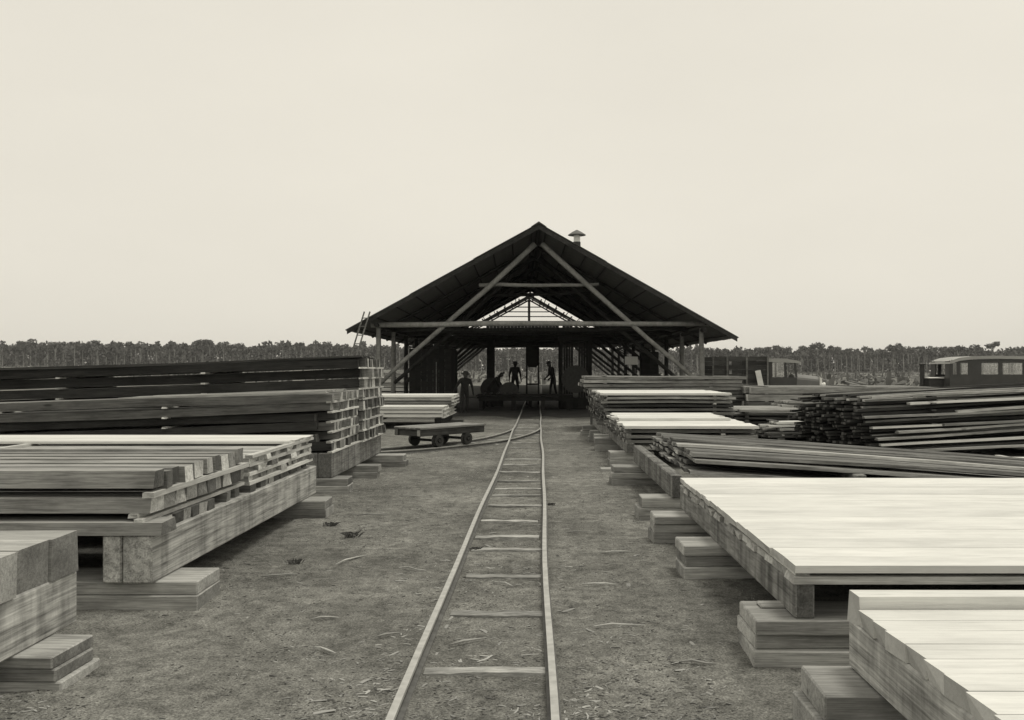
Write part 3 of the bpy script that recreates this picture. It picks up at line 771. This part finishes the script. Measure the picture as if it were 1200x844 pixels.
for sx in (-.22, .22): MB().box(sx - .03, sx + .03, .035, .09, -.02, 2.4).obj('post', M['oily'], sg_)
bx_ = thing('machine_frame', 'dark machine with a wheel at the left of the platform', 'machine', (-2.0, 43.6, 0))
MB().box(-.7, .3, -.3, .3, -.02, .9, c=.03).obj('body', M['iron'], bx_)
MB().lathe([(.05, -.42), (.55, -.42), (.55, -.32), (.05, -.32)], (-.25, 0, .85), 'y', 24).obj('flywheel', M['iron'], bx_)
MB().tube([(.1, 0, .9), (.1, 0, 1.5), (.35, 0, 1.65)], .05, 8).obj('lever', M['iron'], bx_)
for i, (x, y) in enumerate(((-5.1, 60), (3.0, 58), (-1.4, 61), (.9, 62), (-3.4, 57))):
    t = thing('sawlog', ('pale log lying farthest left at the rear of the shed', 'log lying at the right rear of the shed', 'log seen between column and hopper at the rear', 'log seen under the hopper at the rear', 'log lying behind the dark column')[i], 'log', (x, y, 0), R(rnd.uniform(-30, 30)), 'logs at the rear of the shed')
    MB().tube([(-1.6, 0, .36), (0, 0.03, .38), (1.6, 0, .36)], [.38, .37, .35], 12).obj('trunk', M['trunk'], t, True)

# ------------------------------------------------------------------ people
def person(label, loc, rz, J, mat_body='cloth', hat=True):
    """J: joint positions; one skinned body"""
    root = thing('person', label, 'person', loc, rz)
    names = ['pelvis', 'waist', 'chest', 'neck', 'head0', 'head1', 'head2', 'shL', 'elL', 'wrL', 'haL', 'shR', 'elR', 'wrR', 'haR', 'hipL', 'knL', 'anL', 'toL', 'hipR', 'knR', 'anR', 'toR']
    rad = dict(pelvis=.155, waist=.145, chest=.17, neck=.06, head0=.075, head1=.10, head2=.075, sh=.085, el=.052, wr=.036, ha=.042, hip=.10, kn=.068, an=.048, to=.04)
    idx = {n: i for i, n in enumerate(names)}; vs = [Vector(J[n]) for n in names]; rr = [rad.get(n, rad.get(n[:-1], .05)) for n in names]
    E = [('pelvis', 'waist'), ('waist', 'chest'), ('chest', 'neck'), ('neck', 'head0'), ('head0', 'head1'), ('head1', 'head2')]
    for sd_ in 'LR':
        E += [('chest', 'sh' + sd_), ('sh' + sd_, 'el' + sd_), ('el' + sd_, 'wr' + sd_), ('wr' + sd_, 'ha' + sd_), ('pelvis', 'hip' + sd_), ('hip' + sd_, 'kn' + sd_), ('kn' + sd_, 'an' + sd_), ('an' + sd_, 'to' + sd_)]
    ed = [(idx[a], idx[b]) for a, b in E]
    for sd_ in 'LR':                                   # four fingers and a thumb
        hnd, wr = Vector(J['ha' + sd_]), Vector(J['wr' + sd_]); d = (hnd - wr).normalized()
        a = d.cross(Vector((1, 0, 0))); a = a.normalized() if a.length > .1 else Vector((0, 1, 0)); c = d.cross(a)
        for q in range(5):
            b0 = hnd if q < 4 else wr.lerp(hnd, .4)
            off = a * (.024 * (q - 1.5)) if q < 4 else a * -.05
            ln = (.06, .07, .065, .05, .045)[q]
            p1 = b0 + off + d * (.03 if q < 4 else .02); p2 = p1 + d * ln * .6 + c * ln * .25
            i0 = len(vs); vs += [p1, p2]; rr += [.010, .008]; ed += [(idx['ha' + sd_], i0), (i0, i0 + 1)]
    me = bpy.data.meshes.new('body'); me.from_pydata(vs, ed, []); me.materials.append(M[mat_body])
    o = link('body', me, root)
    md = o.modifiers.new('skin', 'SKIN'); md.use_smooth_shade = True
    sv = me.skin_vertices[0].data
    for i, q in enumerate(sv): q.radius = (rr[i], rr[i] * (.75 if names[i] in ('waist', 'chest', 'pelvis') else 1) if i < len(names) else rr[i]); q.use_root = (i == 0)
    ss = o.modifiers.new('sub', 'SUBSURF'); ss.levels = 1; ss.render_levels = 2
    hd = Vector(J['head1']); up = (Vector(J['head2']) - Vector(J['head0'])).normalized()
    q = up.to_track_quat('Z', 'Y').to_euler()
    fc = MB()                                           # face: skin patch with nose, brow, ears
    fc.lathe([(.03, -.11), (.07, -.09), (.088, -.04), (.094, .0), (.088, .04)], (0, -.022, .0), 'z', 14)
    fc.tube([(0, -.105, .02), (0, -.135, -.02), (0, -.11, -.03)], [.008, .014, .01], 6)
    for sx in (-.1, .1): fc.tube([(sx, 0, .025), (sx * 1.1, .01, 0), (sx, 0, -.025)], [.008, .016, .008], 6)
    fc.obj('face', M['skin'], o, True, loc=tuple(hd), rot=tuple(q))
    if hat: MB().lathe([(.19, .045), (.185, .055), (.105, .062), (.10, .12), (.085, .15), (.02, .158)], (0, 0, .0), 'z', 18).obj('hat', M['straw'], root, True, loc=tuple(hd), rot=tuple(q))
    return root
def pose(lean=.0, aL=((-.36, -.1, 1.1), (-.42, -.25, .95)), aR=((.32, 0, 1.1), (.34, -.08, .84)), step=.12):
    up = lambda z: -lean * max(0, z - .88)
    J = dict(pelvis=(0, 0, .9), waist=(0, up(1.08), 1.08), chest=(0, up(1.3), 1.28), neck=(0, up(1.45) - .01, 1.42), head0=(0, up(1.52) - .03, 1.48), head1=(0, up(1.6) - .04, 1.56), head2=(0, up(1.68) - .04, 1.65))
    for sd_, sx, arm in (('L', -1, aL), ('R', 1, aR)):
        J['sh' + sd_] = (sx * .19, up(1.35), 1.35)
        J['el' + sd_] = arm[0]; J['wr' + sd_] = arm[1]
        w_ = Vector(arm[1]); e_ = Vector(arm[0]); J['ha' + sd_] = tuple(w_ + (w_ - e_).normalized() * .08)
        st = step * sx
        J['hip' + sd_] = (sx * .1, 0, .86); J['kn' + sd_] = (sx * .12, -.03 + st * .5, .48); J['an' + sd_] = (sx * .13, st, .08); J['to' + sd_] = (sx * .15, st - .16, .035)
    return J
person('person in dark clothes and hat reaching aside behind the bright stack', (-3.02, 36.6, 0), R(20), pose(.16, ((-.36, -.12, 1.1), (-.5, -.2, .88))))
person('person standing upright on the platform in the middle of the shed', (-1.15, 43.9, .48), R(170), pose(.02, ((-.27, .02, 1.08), (-.29, -.06, .84)), ((.27, .02, 1.08), (.29, -.06, .84))))
person('person leaning forward over the platform, right of the hopper', (.72, 43.2, .48), R(-70), pose(.25, ((-.27, -.12, 1.06), (-.24, -.3, .9)), ((.27, -.1, 1.06), (.24, -.28, .88))))
person('person stooping by the machine, left of the upright worker', (-2.35, 42.0, 0), R(95), pose(.8, ((-.28, -.55, 1.0), (-.28, -.75, .85)), ((.28, -.5, 1.0), (.28, -.7, .82))), hat=False)

# ------------------------------------------------------------------ trucks
def wheel(parent, x, y, z, r, side):
    t = MB().lathe([(r * .62, -.09), (r * .93, -.09), (r, -.05), (r, .05), (r * .93, .09), (r * .62, .09)], (0, 0, 0), 'y', 22).obj('wheel', M['tyre'], parent, True, loc=(x, y, z))
    MB().lathe([(.05, -.05), (r * .63, -.03), (r * .63, .03), (.05, .05)], (0, 0, 0), 'y', 16).obj('rim', M['iron'], t)
tr = thing('stake_truck', 'dark stake-bed truck with an open-windowed cab parked by the shed', 'truck', (8.6, 38, 0), R(0))
# local: x forward, bed from -1.35 to .95, cab .95..2.15, hood to 3.25
MB().box(-1.5, 3.1, -.42, -.32, .62, .76).box(-1.5, 3.1, .32, .42, .62, .76).obj('chassis', M['iron'], tr)
for i in range(8): MB().box(-1.45 + i * .3, -1.16 + i * .3, -1.0, 1.0, .95, 1.0).obj('bed_plank', M['grey'], tr)
MB().box(-1.45, .93, -.9, -.75, .77, .945).box(-1.45, .93, .75, .9, .77, .945).obj('bed_bearer', M['oily'], tr)
for sy in (-1.0, .97):
    for x in (-1.42, -.83, -.02, .84): MB().box(x, x + .07, sy, sy + .045, .9, 2.32).obj('stake', M['grey'], tr)
    for q in range(7):
        z0 = 1.05 + q * .182
        for x0, x1 in ((-1.4, -.72), (-.2, .9)) if q in (3, 5) else ((-1.4, .9),):
            MB().box(x0, x1, sy + (.047 if sy < 0 else -.032), sy + (.077 if sy < 0 else -.002), z0, z0 + .176).obj('slat', M['dark'], tr)
MB().box(-.9, 1.6, -1.06, -1.0, .86, .92).obj('side_rail', M['mid'], tr)
for q in range(7): MB().box(.86, .9, -.9, .9, 1.05 + q * .182, 1.226 + q * .182).obj('headboard', M['dark'], tr)
# cab shell
for sy in (-.78, .74):
    MB().prism([(1.0, .8), (2.1, .8), (2.15, 1.45), (1.0, 1.45)], sy, sy + .04).obj('door', M['paint'], tr)
    MB().prism([(.97, 1.46), (1.12, 1.46), (1.12, 2.1), (.97, 2.1)], sy, sy + .04).prism([(1.62, 1.46), (1.70, 1.46), (1.69, 2.1), (1.61, 2.1)], sy, sy + .04).prism([(2.08, 1.46), (2.16, 1.46), (2.10, 2.1), (2.02, 2.1)], sy, sy + .04).obj('pillar', M['paint'], tr)
    MB().box(1.13, 1.61, sy + .015, sy + .022, 1.46, 2.08).obj('side_window', M['glass'], tr)
MB().box(.93, .98, -.78, .78, .8, 1.5).box(.93, .98, -.78, -.4, 1.5, 2.1).box(.93, .98, .4, .78, 1.5, 2.1).obj('cab_back', M['paint'], tr)
MB().prism([(.9, 2.1), (2.3, 2.04), (2.32, 2.08), (2.1, 2.17), (1.5, 2.24), (.9, 2.24)], -.82, .82).obj('cab_roof', M['paint2'], tr)
MB().box(2.08, 2.1, -.72, .72, 1.48, 2.06).obj('windscreen', M['glass'], tr)
hv = []; hf = []; hn = 9
for xx, hw, zt in ((2.12, .52, 1.6), (2.5, .46, 1.57), (2.9, .40, 1.53), (3.2, .35, 1.49)):
    hv += [(xx, -hw, .75)] + [(xx, -hw * math.cos(math.pi * q / (hn - 1)), zt - .22 + .22 * math.sin(math.pi * q / (hn - 1))) for q in range(hn)] + [(xx, hw, .75)]
hk = hn + 2
for i in range(3): hf += [(i * hk + q, i * hk + q + 1, (i + 1) * hk + q + 1, (i + 1) * hk + q) for q in range(hk - 1)]
hf += [tuple(range(hk)), tuple(range(3 * hk, 4 * hk))[::-1]]
MB().add(hv, hf).obj('hood', M['hoodp'], tr)
MB().prism([(3.2, .7), (3.3, .7), (3.32, 1.42), (3.22, 1.46)], -.36, .36).obj('radiator', M['galv'], tr)
for sy in (-.5, .5): MB().lathe([(.03, -.12), (.09, -.06), (.13, .05), (.13, .08)], (3.3, sy, 1.12), 'x', 14).obj('headlight', M['galv'], tr)
for sy in (-.85, .55):
    p = [(2.78 + .52 * math.cos(a), .45 + .5 * math.sin(a)) for a in [R(-5 + 20 * i) for i in range(10)]]
    q = [(2.78 + .47 * math.cos(a), .45 + .45 * math.sin(a)) for a in [R(175 - 20 * i) for i in range(10)]]
    MB().prism(p + q, sy, sy + .3).obj('fender', M['paint'], tr)
    MB().box(1.1, 2.3, sy, sy + .28, .5, .54).obj('running_board', M['oily'], tr)
for x, y in ((2.78, -.7), (2.78, .7), (-.45, -.75), (-.45, .75)): wheel(tr, x, y, .42, .42, 1)
lp = thing('leaning_plank', 'short pale plank leaning against the stake truck', 'plank', (9.35, 36.75, 0))
MB().add([(-.12, -.05, 0), (.12, -.05, 0), (.12, 0, 0), (-.12, 0, 0), (-.42, .16, 1.72), (-.2, .16, 1.76), (-.2, .21, 1.76), (-.42, .21, 1.72)],
         [(0, 1, 2, 3), (4, 7, 6, 5), (0, 4, 5, 1), (1, 5, 6, 2), (2, 6, 7, 3), (3, 7, 4, 0)]).obj('plank', M['white'], lp)
v2 = thing('closed_truck', 'closed dark vehicle with a rounded pale roof at the right edge', 'truck', (16.1, 36, 0), 0)
pr = [(0, 2.0), (.05, 2.12), (.4, 2.24), (.9, 2.3), (1.8, 2.32), (3.0, 2.3), (4.3, 2.26), (4.3, 2.16), (1.8, 2.2), (.9, 2.18), (.4, 2.12), (.12, 2.02)]
MB().prism(pr, -.9, .9).obj('roof', M['paint2'], v2)
for sy in (-.85, .81):
    mb = MB()
    mb.prism([(.05, .75), (4.3, .75), (4.3, 1.58), (.03, 1.58)], sy, sy + .04)
    for x0, x1 in ((.03, .16), (.32, .45), (.76, 1.28), (1.95, 2.1), (2.9, 3.0), (4.1, 4.3)): mb.box(x0, x1, sy, sy + .04, 1.58, 2.13)
    mb.box(.1, 4.3, sy + .001, sy + .039, 2.04, 2.16)
    mb.obj('side_panel', M['paint'], v2)
    for x0, x1 in ((.16, .32), (.45, .76), (1.28, 1.95), (2.1, 2.9), (3.0, 4.1)): MB().box(x0, x1, sy + .017, sy + .023, 1.58, 2.04).obj('window', M['glass'], v2)
    p = [(.9 + .55 * math.cos(a), .45 + .52 * math.sin(a)) for a in [R(20 * i) for i in range(10)]]
    q = [(.9 + .48 * math.cos(a), .45 + .46 * math.sin(a)) for a in [R(180 - 20 * i) for i in range(10)]]
    MB().prism(p + q, sy - .08, sy + .12).obj('fender', M['paint'], v2)
MB().box(.03, .08, -.8, .8, .75, 1.5).box(.03, .08, -.8, -.45, 1.5, 2.1).box(.03, .08, .45, .8, 1.5, 2.1).obj('rear_panel', M['paint'], v2)
MB().box(.1, 4.3, -.8, .8, .7, .74).obj('floor', M['iron'], v2)
for x in (.9, 3.6):
    for y in (-.75, .75): wheel(v2, x, y, .4, .4, 1)
pp = thing('exhaust_post', 'dark upright post beside the dark box near the closed vehicle', 'post', (15.42, 36, 0))
MB().tube([(0, 0, -.05), (0, 0, 1.98)], .09, 10).obj('pipe', M['iron'], pp)
MB().lathe([(.12, 1.96), (.12, 2.0), (.05, 2.03)], (0, 0, 0), 'z', 10).obj('cap', M['iron'], pp)
bx2 = thing('engine_box', 'dark low box between post and closed vehicle', 'box', (15.85, 36, 0))
MB().box(-.31, .31, -.35, .35, .0, 1.42, c=.03).obj('case', M['iron'], bx2)
MB().box(-.34, .34, -.38, .38, 1.42, 1.47, c=.01).obj('lid', M['galv'], bx2)

# ------------------------------------------------------------------ litter on the ground
def chips(n, name, label, mat, zone, smin, smax, seed):
    r = random.Random(seed); mb = MB()
    for _ in range(n):
        x, y = zone(r)
        if min(abs(x - RAIL_L), abs(x - RAIL_R)) < .06: continue
        z = gz(x, y); s_ = r.uniform(smin, smax) * (1 if r.random() < .9 else r.uniform(1.5, 3.2)); wv = s_ * r.uniform(.08, .35); t = .001 + r.random() * .003
        a = r.uniform(0, math.pi) if r.random() < .5 else r.gauss(0, .5); ca, sa = math.cos(a), math.sin(a); tl = r.uniform(-.12, .12); bend = r.uniform(-.1, .1) * s_
        v = []
        for i in range(3):
            u = (i / 2 - .5) * s_; bz = tl * u + (.02 if i == 1 else 0) * s_
            wy = bend * (1 if i == 1 else 0)
            for sy, sz in ((-1, 0), (1, 0), (1, 1), (-1, 1)):
                yy = wy + sy * wv / 2 * (1 if i == 1 else r.uniform(.4, 1)); v.append((x + u * ca - yy * sa, y + u * sa + yy * ca, max(z - .002, z + bz) + sz * t))
        f = [(0, 1, 2, 3), (11, 10, 9, 8)]
        for i in range(2):
            for k in range(4): f.append((i * 4 + k, i * 4 + (k + 1) % 4, i * 4 + 4 + (k + 1) % 4, i * 4 + 4 + k))
        mb.add(v, f)
    o = mb.obj(name, M[mat]); o['kind'] = 'stuff'; tag(o, label, 'wood chips')
def zmain(r):
    while True:
        y = 4.2 + 26 * r.random() ** 1.9; x = r.uniform(-2.9, 1.6)
        if noise.noise((x * .9, y * .7, 5)) + r.uniform(-.3, .3) > .12: return x, y
def zrail(r):
    y = 4.2 + 22 * r.random() ** 1.8; rx = r.choice((RAIL_L, RAIL_R)); return rx + r.gauss(0, .2), y
chips(2600, 'wood_chips', 'pale wood chips scattered over the dirt yard', 'chip', zmain, .008, .045, 5)
chips(1500, 'rail_chips', 'chips and splinters gathered along the rails', 'chip', zrail, .008, .05, 6)
chips(2500, 'dirt_clods', 'small dark clods and bark bits on the dirt', 'clod', zmain, .008, .03, 7)
def zfine(r):
    while True:
        y = 4.2 + 16 * r.random() ** 1.7; x = r.uniform(-2.9, 1.7)
        if noise.noise((x * 1.1, y * .8, 5)) + .5 * noise.noise((x * 3, y * 2.5, 2)) + r.uniform(-.25, .25) > .05: return x, y
chips(9000, 'fine_litter', 'fine pale splinters and sawdust crumbs in patches on the dirt', 'chip', zfine, .004, .016, 8)
chips(5000, 'fine_bark_crumbs', 'fine dark bark crumbs strewn on the dirt', 'clod', zfine, .005, .018, 9)
sticks = [(-1.72, 8.25, 1.1, .45), (-1.5, 6.3, .2, .2), (-1.35, 5.6, 2.6, .22), (-.98, 5.9, .5, .2), (-.45, 5.75, .55, .26), (.55, 6.1, .1, .35), (.5, 7.3, -.1, .3), (-2.2, 7.6, .3, .3), (.75, 8.6, .15, .34), (-1.1, 7.9, -.5, .25), (-2.0, 10.8, .1, .35), (-1.75, 12.4, -.2, .4), (-.3, 7.35, 2.4, .24), (.42, 9.6, .2, .28), (.95, 5.35, -.2, .22)]
STL = ['longest stick on the left dirt, slanting away before the left blocks', 'stick left of the near end of the left rail', 'short slanting stick nearest the bottom edge, left of the rails', 'small stick close beside the left rail near the bottom', 'slanting stick between the rails beyond the nearest tie',
       'stick lying level on the right dirt, well below the blocks', 'stick on the right dirt level with the block under the deck middle', 'stick near the end of the grained sill on the left dirt', 'stick on the right dirt beside the stepped block', 'crosswise stick midway between left stacks and rails',
       'level stick on the left dirt by the far end of the grained sill', 'farthest stick on the left dirt, before the tall stack', 'thin stick between the rails, farther of two', 'stick just right of the right rail, in mid distance', 'stick on the dirt in front of the three-layer block']
for i, (x, y, a, L) in enumerate(sticks):
    h = L / 2; z = gz(x, y) + .012
    pts = [(-h, 0, 0), (-h * .3, .02 * rnd.uniform(-1, 1), .012), (h * .4, .025 * rnd.uniform(-1, 1), .006), (h, 0, .002)]
    o = MB().tube(pts, [.004, .008, .006, .003], 6).obj('stick', M['pale'], None, True, loc=(x, y, z), rot=(0, 0, a))
    tag(o, STL[i], 'stick', 'sticks on the dirt')

tufts = [(-1.95, 9.35, .12, 'dark weed tuft on the left dirt before the second block'), (-2.2, 8.1, .09, 'small weed clump beside the grained sill beam'), (.16, 11.6, .07, 'weed clump beside the right rail in mid distance'), (-.62, 8.75, .07, 'dark bark clump inside the left rail'), (-2.35, 10.1, .1, 'weed clump in front of the pale-topped left block')]
for i, (x, y, sz, lb) in enumerate(tufts):
    r = random.Random(i); mb = MB(); sz *= .62
    for q in range(70):
        a = r.uniform(0, 6.28); l_ = sz * r.uniform(.5, 1.3); ex = r.uniform(.3, 1.3); bx, by = r.gauss(0, sz * .45), r.gauss(0, sz * .35)
        ca, sa = math.cos(a), math.sin(a); w_ = .0028
        mb.add([(bx - sa * w_, by + ca * w_, -.01), (bx + sa * w_, by - ca * w_, -.01), (bx + ca * l_ * ex * .5 + sa * w_, by + sa * l_ * ex * .5, l_ * .5), (bx + ca * l_ * ex, by + sa * l_ * ex, l_ * .55)], [(0, 1, 2, 3)])
    o = link('weed_tuft', mb.mesh('weed_tuft', M['weed'], fix=False), None, (x, y, gz(x, y))); tag(o, lb, 'weeds', 'weed clumps on the dirt')

# ------------------------------------------------------------------ far field and forest
r = random.Random(77); mb = MB()
for _ in range(2600):                                   # felled clearing: stumps, snags and brush
    y = 75 + 480 * r.random() ** 1.3
    x = (r.uniform(-.62, .56)) * y * 1.15
    if y < 110 and x < 14: continue
    z = hill(x, y); k = r.random()
    if k < .35:
        h_, w_ = r.uniform(.3, 1.6), r.uniform(.12, .3); mb.tube([(x, y, z - .1), (x + r.uniform(-.2, .2), y, z + h_)], [w_, w_ * .8], 5)
    elif k < .6:
        a = r.uniform(0, 3.14); L = r.uniform(1, 4); mb.tube([(x, y, z + .2), (x + L * math.cos(a), y + L * math.sin(a), z + r.uniform(.2, .7))], [.2, .14], 5)
    else:
        for q in range(9):
            a, b_, c_ = r.gauss(0, 1), r.gauss(0, 1), abs(r.gauss(0, .5)); s_ = r.uniform(.2, .6)
            d = Vector((r.gauss(0, 1), r.gauss(0, 1), r.gauss(0, 1))).normalized(); e = d.orthogonal().normalized(); p = Vector((x + a, y + b_, z + c_))
            mb.add([p - d * s_, p + e * s_ * .6, p + d * s_, p - e * s_ * .6], [(0, 1, 2, 3)])
o = mb.obj('felled_clearing', M['stump']); o['kind'] = 'stuff'; tag(o, 'stumps, snags and brush in the felled clearing before the forest', 'stumps')

def leafball(mb, c, rx, rz, n, r, s0, s1, mi=1):
    for _ in range(n):
        d = Vector((r.gauss(0, 1), r.gauss(0, 1), r.gauss(0, 1))).normalized() * (r.random() ** .35)
        p = Vector(c) + Vector((d.x * rx, d.y * rx, d.z * rz)); s_ = r.uniform(s0, s1)
        u = Vector((r.gauss(0, 1), r.gauss(0, 1), r.gauss(0, .6))).normalized(); e = u.orthogonal().normalized()
        e = (Matrix.Rotation(r.uniform(0, 6.28), 3, u) @ e); q = u.cross(e)
        mb.add([p - e * s_, p + q * s_ * .7, p + e * s_, p - q * s_ * .6], [(0, 1, 2, 3)], mi)
def tree(mb, x, y, z, H, cr, r, n, mi0=0, s=(.5, 1.1)):
    lx, ly = r.uniform(-.5, .5), r.uniform(-.5, .5)
    mb.tube([(x, y, z - .3), (x + lx * .5, y, z + H * .4), (x + lx, y + ly, z + H * .86)], [.38, .28, .1], 5, mi0, False)
    for q in range(r.randint(2, 4)):
        a = r.uniform(0, 6.28); o_ = cr * .55
        c = (x + lx + o_ * math.cos(a), y + ly + o_ * math.sin(a), z + H * r.uniform(.74, .93))
        mb.tube([(x + lx * .7, y, z + H * .6), c], [.14, .05], 4, mi0, False)
        leafball(mb, c, cr * r.uniform(.5, .75), H * .1, n // 3, r, *s)
r = random.Random(12); mb = MB()
for row in range(7):
    X = -640 + r.uniform(0, 4)
    while X < 640:
        Y = 600 + row * 16 + r.uniform(-7, 7); H = r.uniform(13.0, 19.0) * (1.0 + .08 * noise.noise((X * .02, 0, 0))); cr = r.uniform(2.4, 5.2)
        front = row < 2
        tree(mb, X, Y, hill(X, Y), H, cr, r, 75 if front else 66, 0, (.6, 1.3))
        for q in range((1 if X > 0 else 2) if front else 3): leafball(mb, (X + r.uniform(-4, 4), Y + r.uniform(-3, 3), hill(X, Y) + H * (r.uniform(.02, .3 if X > 0 else .75) if front else (.16 + .24 * q) * r.uniform(.8, 1.2))), 3.4, 3.4, 16 if front else 22, r, .7, 1.5)
        X += r.uniform(2.2, 9.0)
o = link('forest', mb.mesh('forest', [M['trunk'], M['leaf']], fix=False)); o['kind'] = 'stuff'; tag(o, 'long far wall of jungle forest along the horizon', 'forest')
emg = [(-342, 598, 19.6, 6.0, 'dark leaning tree crown at the far left end of the forest edge'), (-228, 606, 19.0, 5.5, 'taller round tree rising over the forest left of the shed'), (-300, 604, 18.2, 4.2, 'small tall tree rising over the forest at far left'),
       (188, 604, 20.6, 5.0, 'taller tree rising over the forest just right of the stake truck'), (240, 604, 20.2, 4.6, 'slender tall tree over the forest right of the trucks gap'), (307, 606, 21.2, 4.6, 'pointed tall tree over the forest beside the closed vehicle')]
for i, (x, y, H, cr, lb) in enumerate(emg):
    t = thing('tall_tree', lb, 'tree', (x, y, hill(x, y)), 0, 'tall trees over the forest edge')
    rr_ = random.Random(i); m1 = MB(); m2 = MB()
    m1.tube([(0, 0, -.3), (.4, 0, H * .45), (.2, 0, H * .9)], [.5, .36, .12], 7)
    for q in range(6):
        a = q * 1.05 + rr_.uniform(-.3, .3); c = (cr * .6 * math.cos(a), cr * .6 * math.sin(a), H * rr_.uniform(.8, .95))
        m1.tube([(.3, 0, H * .66), (c[0] * .6, c[1] * .6, c[2] - 1), c], [.2, .12, .05], 5)
        leafball(m2, c, cr * .5, H * .07, 60, rr_, .4, .9, 0)
    m1.obj('trunk', M['trunk'], t, True); link('crown', m2.mesh('crown', M['leaf'], fix=False), t)

# ------------------------------------------------------------------ thin haze over the clearing
hz_m = bpy.data.materials.new('haze_air'); hz_m.use_nodes = True; hn_ = hz_m.node_tree.nodes; hn_.clear()
pv = hn_.new('ShaderNodeVolumePrincipled'); pv.inputs['Color'].default_value = (.95, .95, .95, 1); pv.inputs['Density'].default_value = .00014
ho = hn_.new('ShaderNodeOutputMaterial'); hz_m.node_tree.links.new(pv.outputs[0], ho.inputs['Volume'])
hz = MB().box(-2900, 2900, -450, 2900, -1.5, 60).obj('haze', hz_m); hz['kind'] = 'stuff'; tag(hz, 'thin pale haze in the air over the clearing', 'haze')
